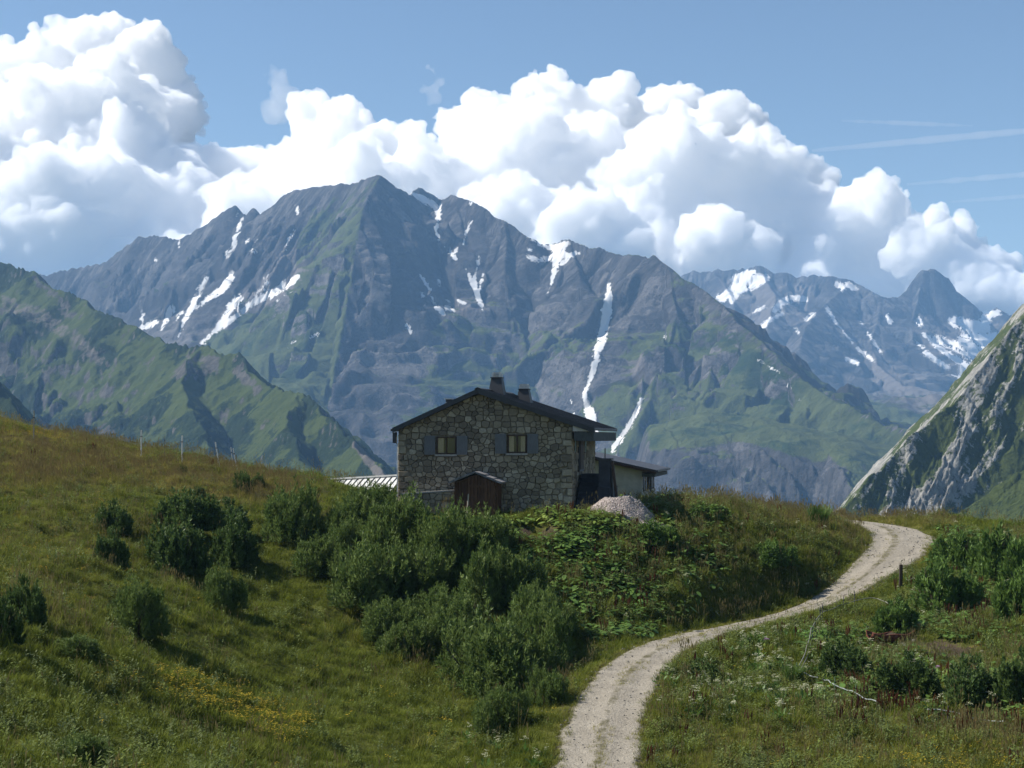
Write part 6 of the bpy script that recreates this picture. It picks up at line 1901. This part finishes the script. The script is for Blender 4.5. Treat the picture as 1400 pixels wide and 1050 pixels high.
pole('wooden_stake', 629, 707, 18, 0.026, M_STAKE, 'short thin pale stake at the left corner of the plank shed', 'stake', 'stakes by the shed', 0.0, False)

# bent pale hoses lying over the grass
M_HOSE = mat_simple('pale_weathered_hose', (0.15, 0.15, 0.12), 0.6, 0.2, 6.0)
M_HOSE2 = mat_simple('bluish_white_hose', (0.20, 0.22, 0.21), 0.55, 0.15, 6.0)
def hose(name, pts, rad, mat, label, lift):
    q = [hit(a, b) for a, b in pts]
    c = catmull(np.array([(v.x, v.y, v.z) for v in q]), 8)
    c[:, 2] = np.maximum(c[:, 2], hgt(c[:, 0], c[:, 1])) + lift
    tag(MB().tube([tuple(v) for v in c], rad, 6).build(name, mat, None, True), label, 'hose')
hose('hose', [(1093, 922), (1101, 905), (1107, 885), (1111, 868), (1122, 850), (1140, 842), (1160, 834), (1185, 829), (1203, 831), (1216, 837)], 0.022, M_HOSE, 'grey hose bending up from the rush tuft to the track', 0.32)
hose('hose', [(1096, 924), (1104, 906), (1110, 884), (1113, 866), (1121, 853)], 0.018, M_HOSE, 'second grey hose running beside the bending one', 0.26)
hose('hose', [(1092, 926), (1108, 935), (1128, 941), (1150, 952), (1180, 966), (1200, 974)], 0.022, M_HOSE2, 'bluish-white hose running right from the rush tuft', 0.28)
hose('hose', [(1268, 982), (1290, 985), (1320, 992), (1350, 999), (1375, 1001)], 0.022, M_HOSE2, 'bluish-white hose in the grass at the lower right', 0.28)

# rusty trough in the earth hollow
M_RUSTY = mat_simple('rusty_sheet', (0.13, 0.045, 0.026), 0.85, 0.5, 9.0, bump=0.4)
def build_trough():
    p = hit(1217, 872)
    T = empty('rusty_trough', (p.x, p.y, p.z - 0.22), R(16))
    tag(T, 'bent red-brown rusty trough lying in the bare earth hollow', 'trough')
    v = []; n, k = 14, 9
    for i in range(n):
        x = -0.95 + 1.9 * i / (n - 1)
        for j in range(k):
            t = math.pi * (0.06 + 0.88 * j / (k - 1))
            end = 1.0 - 0.35 * abs(x / 0.95) ** 4
            v.append((x + 0.02 * math.sin(9 * j), 0.38 * math.cos(t) * end, 0.42 - 0.40 * math.sin(t) * end + 0.10 * (x / 0.95) ** 2 + 0.03 * math.sin(x * 5 + j)))
    me = mesh_np('shell', v, grid_faces(n, k)); o = link('shell', me, M_RUSTY, T)
    md = o.modifiers.new('thick', 'SOLIDIFY'); md.thickness = 0.03
    MB().tube([(v[i * k][0], v[i * k][1] + .01, v[i * k][2] + 0.012) for i in range(n)], 0.030, 6).build('rim', M_RUSTY, T, True)
    MB().tube([(v[i * k + k - 1][0], v[i * k + k - 1][1] - .01, v[i * k + k - 1][2] + 0.012) for i in range(n)], 0.030, 6).build('rim', M_RUSTY, T, True)
build_trough()

# stones: pale ones by the track and in the hollow
M_BOULDER = stone_mat('grey_boulder', [(0.0, (0.20, 0.19, 0.17)), (0.5, (0.30, 0.285, 0.26)), (1.0, (0.44, 0.425, 0.40))])
def boulder_mesh(seed, n=2):
    bm = bmesh.new(); bmesh.ops.create_icosphere(bm, subdivisions=n, radius=0.5)
    co = np.array([v.co[:] for v in bm.verts])
    d = 0.82 + 0.35 * vnoise3(co[:, 0] * 1.9 + seed, co[:, 1] * 1.9, co[:, 2] * 1.9, seed) + 0.16 * vnoise3(co[:, 0] * 4.5, co[:, 1] * 4.5 + seed, co[:, 2] * 4.5, seed + 1)
    for v, q in zip(bm.verts, co * d[:, None]): v.co = q
    me = bpy.data.meshes.new('boulder'); bm.to_mesh(me); bm.free()
    attr_f(me, 'rnd', np.full(len(me.vertices), random.random())); me.materials.append(M_BOULDER)
    return me
BM = [boulder_mesh(k) for k in range(5)]
for i, (px, py, wpx, fl, lab) in enumerate([
    (953, 865, 16, 0.35, 'flat pale stone at the left verge where the track narrows'), (985, 862, 14, 0.4, 'flat pale stone nearest the dark bank on the track verge'), (917, 893, 12, 0.3, 'white flat stone on the inner bend of the track'),
    (811, 914, 11, 0.3, 'pale stone at the left edge of the track by the bushes'), (1236, 884, 14, 0.45, 'pale stone just right of the rusty trough'), (1186, 862, 15, 0.5, 'pale stone left of the rusty trough'),
    (1250, 878, 11, 0.6, 'small pale stone at the right lip of the earth hollow'), (1198, 795, 9, 0.4, 'small grey stone on the track near the wooden post'), (733, 828, 16, 0.35, 'grey stone in the bare patch above the track bend')]):
    p = hit(px, py); m = p.y / FPX
    o = link('boulder', BM[i % 5], None, None, (p.x, p.y, p.z + 0.02))
    o.scale = (wpx * m, wpx * m * 0.8, wpx * m * fl); o.rotation_euler = (0, 0, i * 1.3)
    tag(o, lab, 'stone', 'pale stones by the track')
# loose gravel on the track
def build_pebbles():
    r = np.random.default_rng(8)
    n = 3000
    i = r.integers(0, len(RC), n)
    o = np.where(r.uniform(0, 1, n) < 0.55, r.normal(0, 0.95, n), np.sign(r.normal(0, 1, n)) * r.uniform(1.0, 1.5, n))
    x = RC[i, 0] + RN[i, 0] * o; y = RC[i, 1] + RN[i, 1] * o
    z = np.maximum(RC[i, 2] - 0.02, hgt(x, y)) + 0.02
    m1 = [bpy.data.objects.new('pebble', boulder_mesh(20 + k, 1)) for k in range(4)]
    scatter('loose_track_stones', np.stack([x, y, z], 1), 0.03 + 0.085 * r.uniform(0, 1, n) ** 4, r.uniform(0, 1, n), m1, tilt=1.0)
build_pebbles()

# heap of gravel beside the stair
def build_heap():
    a = Vector(P(848, 700, 78.2)); T = tag(empty('gravel_heap', (a.x, a.y, float(hgt(a.x, a.y)) - 0.22)), 'rounded heap of pinkish-grey gravel on the grass right of the stair', 'gravel heap')
    s = 80.2 / FPX
    nx, ny = 60, 40
    v = []
    for j in range(ny):
        for i in range(nx):
            X = -2.4 + 4.8 * i / (nx - 1); Y_ = -1.7 + 3.4 * j / (ny - 1)
            q = math.hypot(X / (2.2 if X < 0 else 1.9), Y_ / 1.5)
            h = 1.45 * max(0.0, 1 - q ** 1.35) - 0.5 * max(0, q - 1)
            h = min(h, 1.12 + 0.04 * math.sin(X * 3))
            v.append((X, Y_, h + 0.05 * float(vnoise2(X * 2.3, Y_ * 2.3, 61)) + 0.025 * float(vnoise2(X * 8, Y_ * 8, 62))))
    n = Nodes('heap_gravel'); p = n.pos()
    c = n.mix(n.sep(n.voronoi(p, 14.0, out='Color'))[0], (0.16, 0.135, 0.125), (0.36, 0.31, 0.285))
    n.color(c); n.bump(n.voronoi(p, 14.0), 0.8, 0.05); n.set(Roughness=0.95, Specular_IOR_Level=0.1)
    link('gravel_mound', mesh_np('gravel_mound', v, grid_faces(ny, nx)), n.m, T)
    MBs = []
    r = np.random.default_rng(3)
    k = r.uniform(0, 1, 420)
    me = bpy.data.meshes.new('gravel_stones')
    vs = []; fs = []
    for q in range(420):
        X = r.normal(0, 1.2); Y_ = r.normal(-0.6, 0.7)
        if abs(X) > 2.2 or abs(Y_) > 1.6: continue
        i = int((X + 2.4) / 4.8 * (nx - 1)); j = int((Y_ + 1.7) / 3.4 * (ny - 1))
        z = v[j * nx + i][2]; rr = r.uniform(0.02, 0.06); b = len(vs)
        for d in ((1, 0, 0), (-1, 0, 0), (0, 1, 0), (0, -1, 0), (0, 0, 1), (0, 0, -1)):
            vs.append((X + d[0] * rr * r.uniform(.7, 1.3), Y_ + d[1] * rr * r.uniform(.7, 1.3), z + d[2] * rr * r.uniform(.6, 1.1)))
        fs += [(b + i_, b + j_, b + k_) for i_, j_, k_ in ((0, 2, 4), (2, 1, 4), (1, 3, 4), (3, 0, 4), (2, 0, 5), (1, 2, 5), (3, 1, 5), (0, 3, 5))]
    me.from_pydata(vs, [], fs); me.update(); attr_f(me, 'rnd', r.uniform(0, 1, len(vs)))
    tag(link('gravel_stones', me, M_BOULDER, T), kind='stuff')
build_heap()

# crumpled blue sheet on the far left crest
def build_sheet():
    p = hit(36, 580); T = tag(empty('tarpaulin', (p.x, p.y, p.z)), 'small crumpled dark blue sheet hung over a stick on the far left crest', 'tarpaulin')
    m = p.y / FPX
    v = []
    for j in range(9):
        for i in range(9):
            u, w = i / 8, j / 8
            v.append(((u - 0.3) * 9 * m + 0.05 * math.sin(w * 7), 0.1 * math.sin(u * 9 + w * 4) + 0.25 * (w - .5), 0.15 + (1 - u) * (11 * m) * (1 - 0.6 * abs(w - .5)) + 0.05 * math.sin(w * 11)))
    n = mat_simple('blue_cloth', (0.012, 0.035, 0.10), 0.7, 0.4, 5.0)
    o = link('sheet', mesh_np('sheet', v, grid_faces(9, 9)), n, T); o.modifiers.new('t', 'SOLIDIFY').thickness = 0.015
    MB().tube([(-3 * m, 0, -0.2), (-3 * m, 0, 0.72)], 0.03).build('stick', M_OLDPOST, T)
build_sheet()
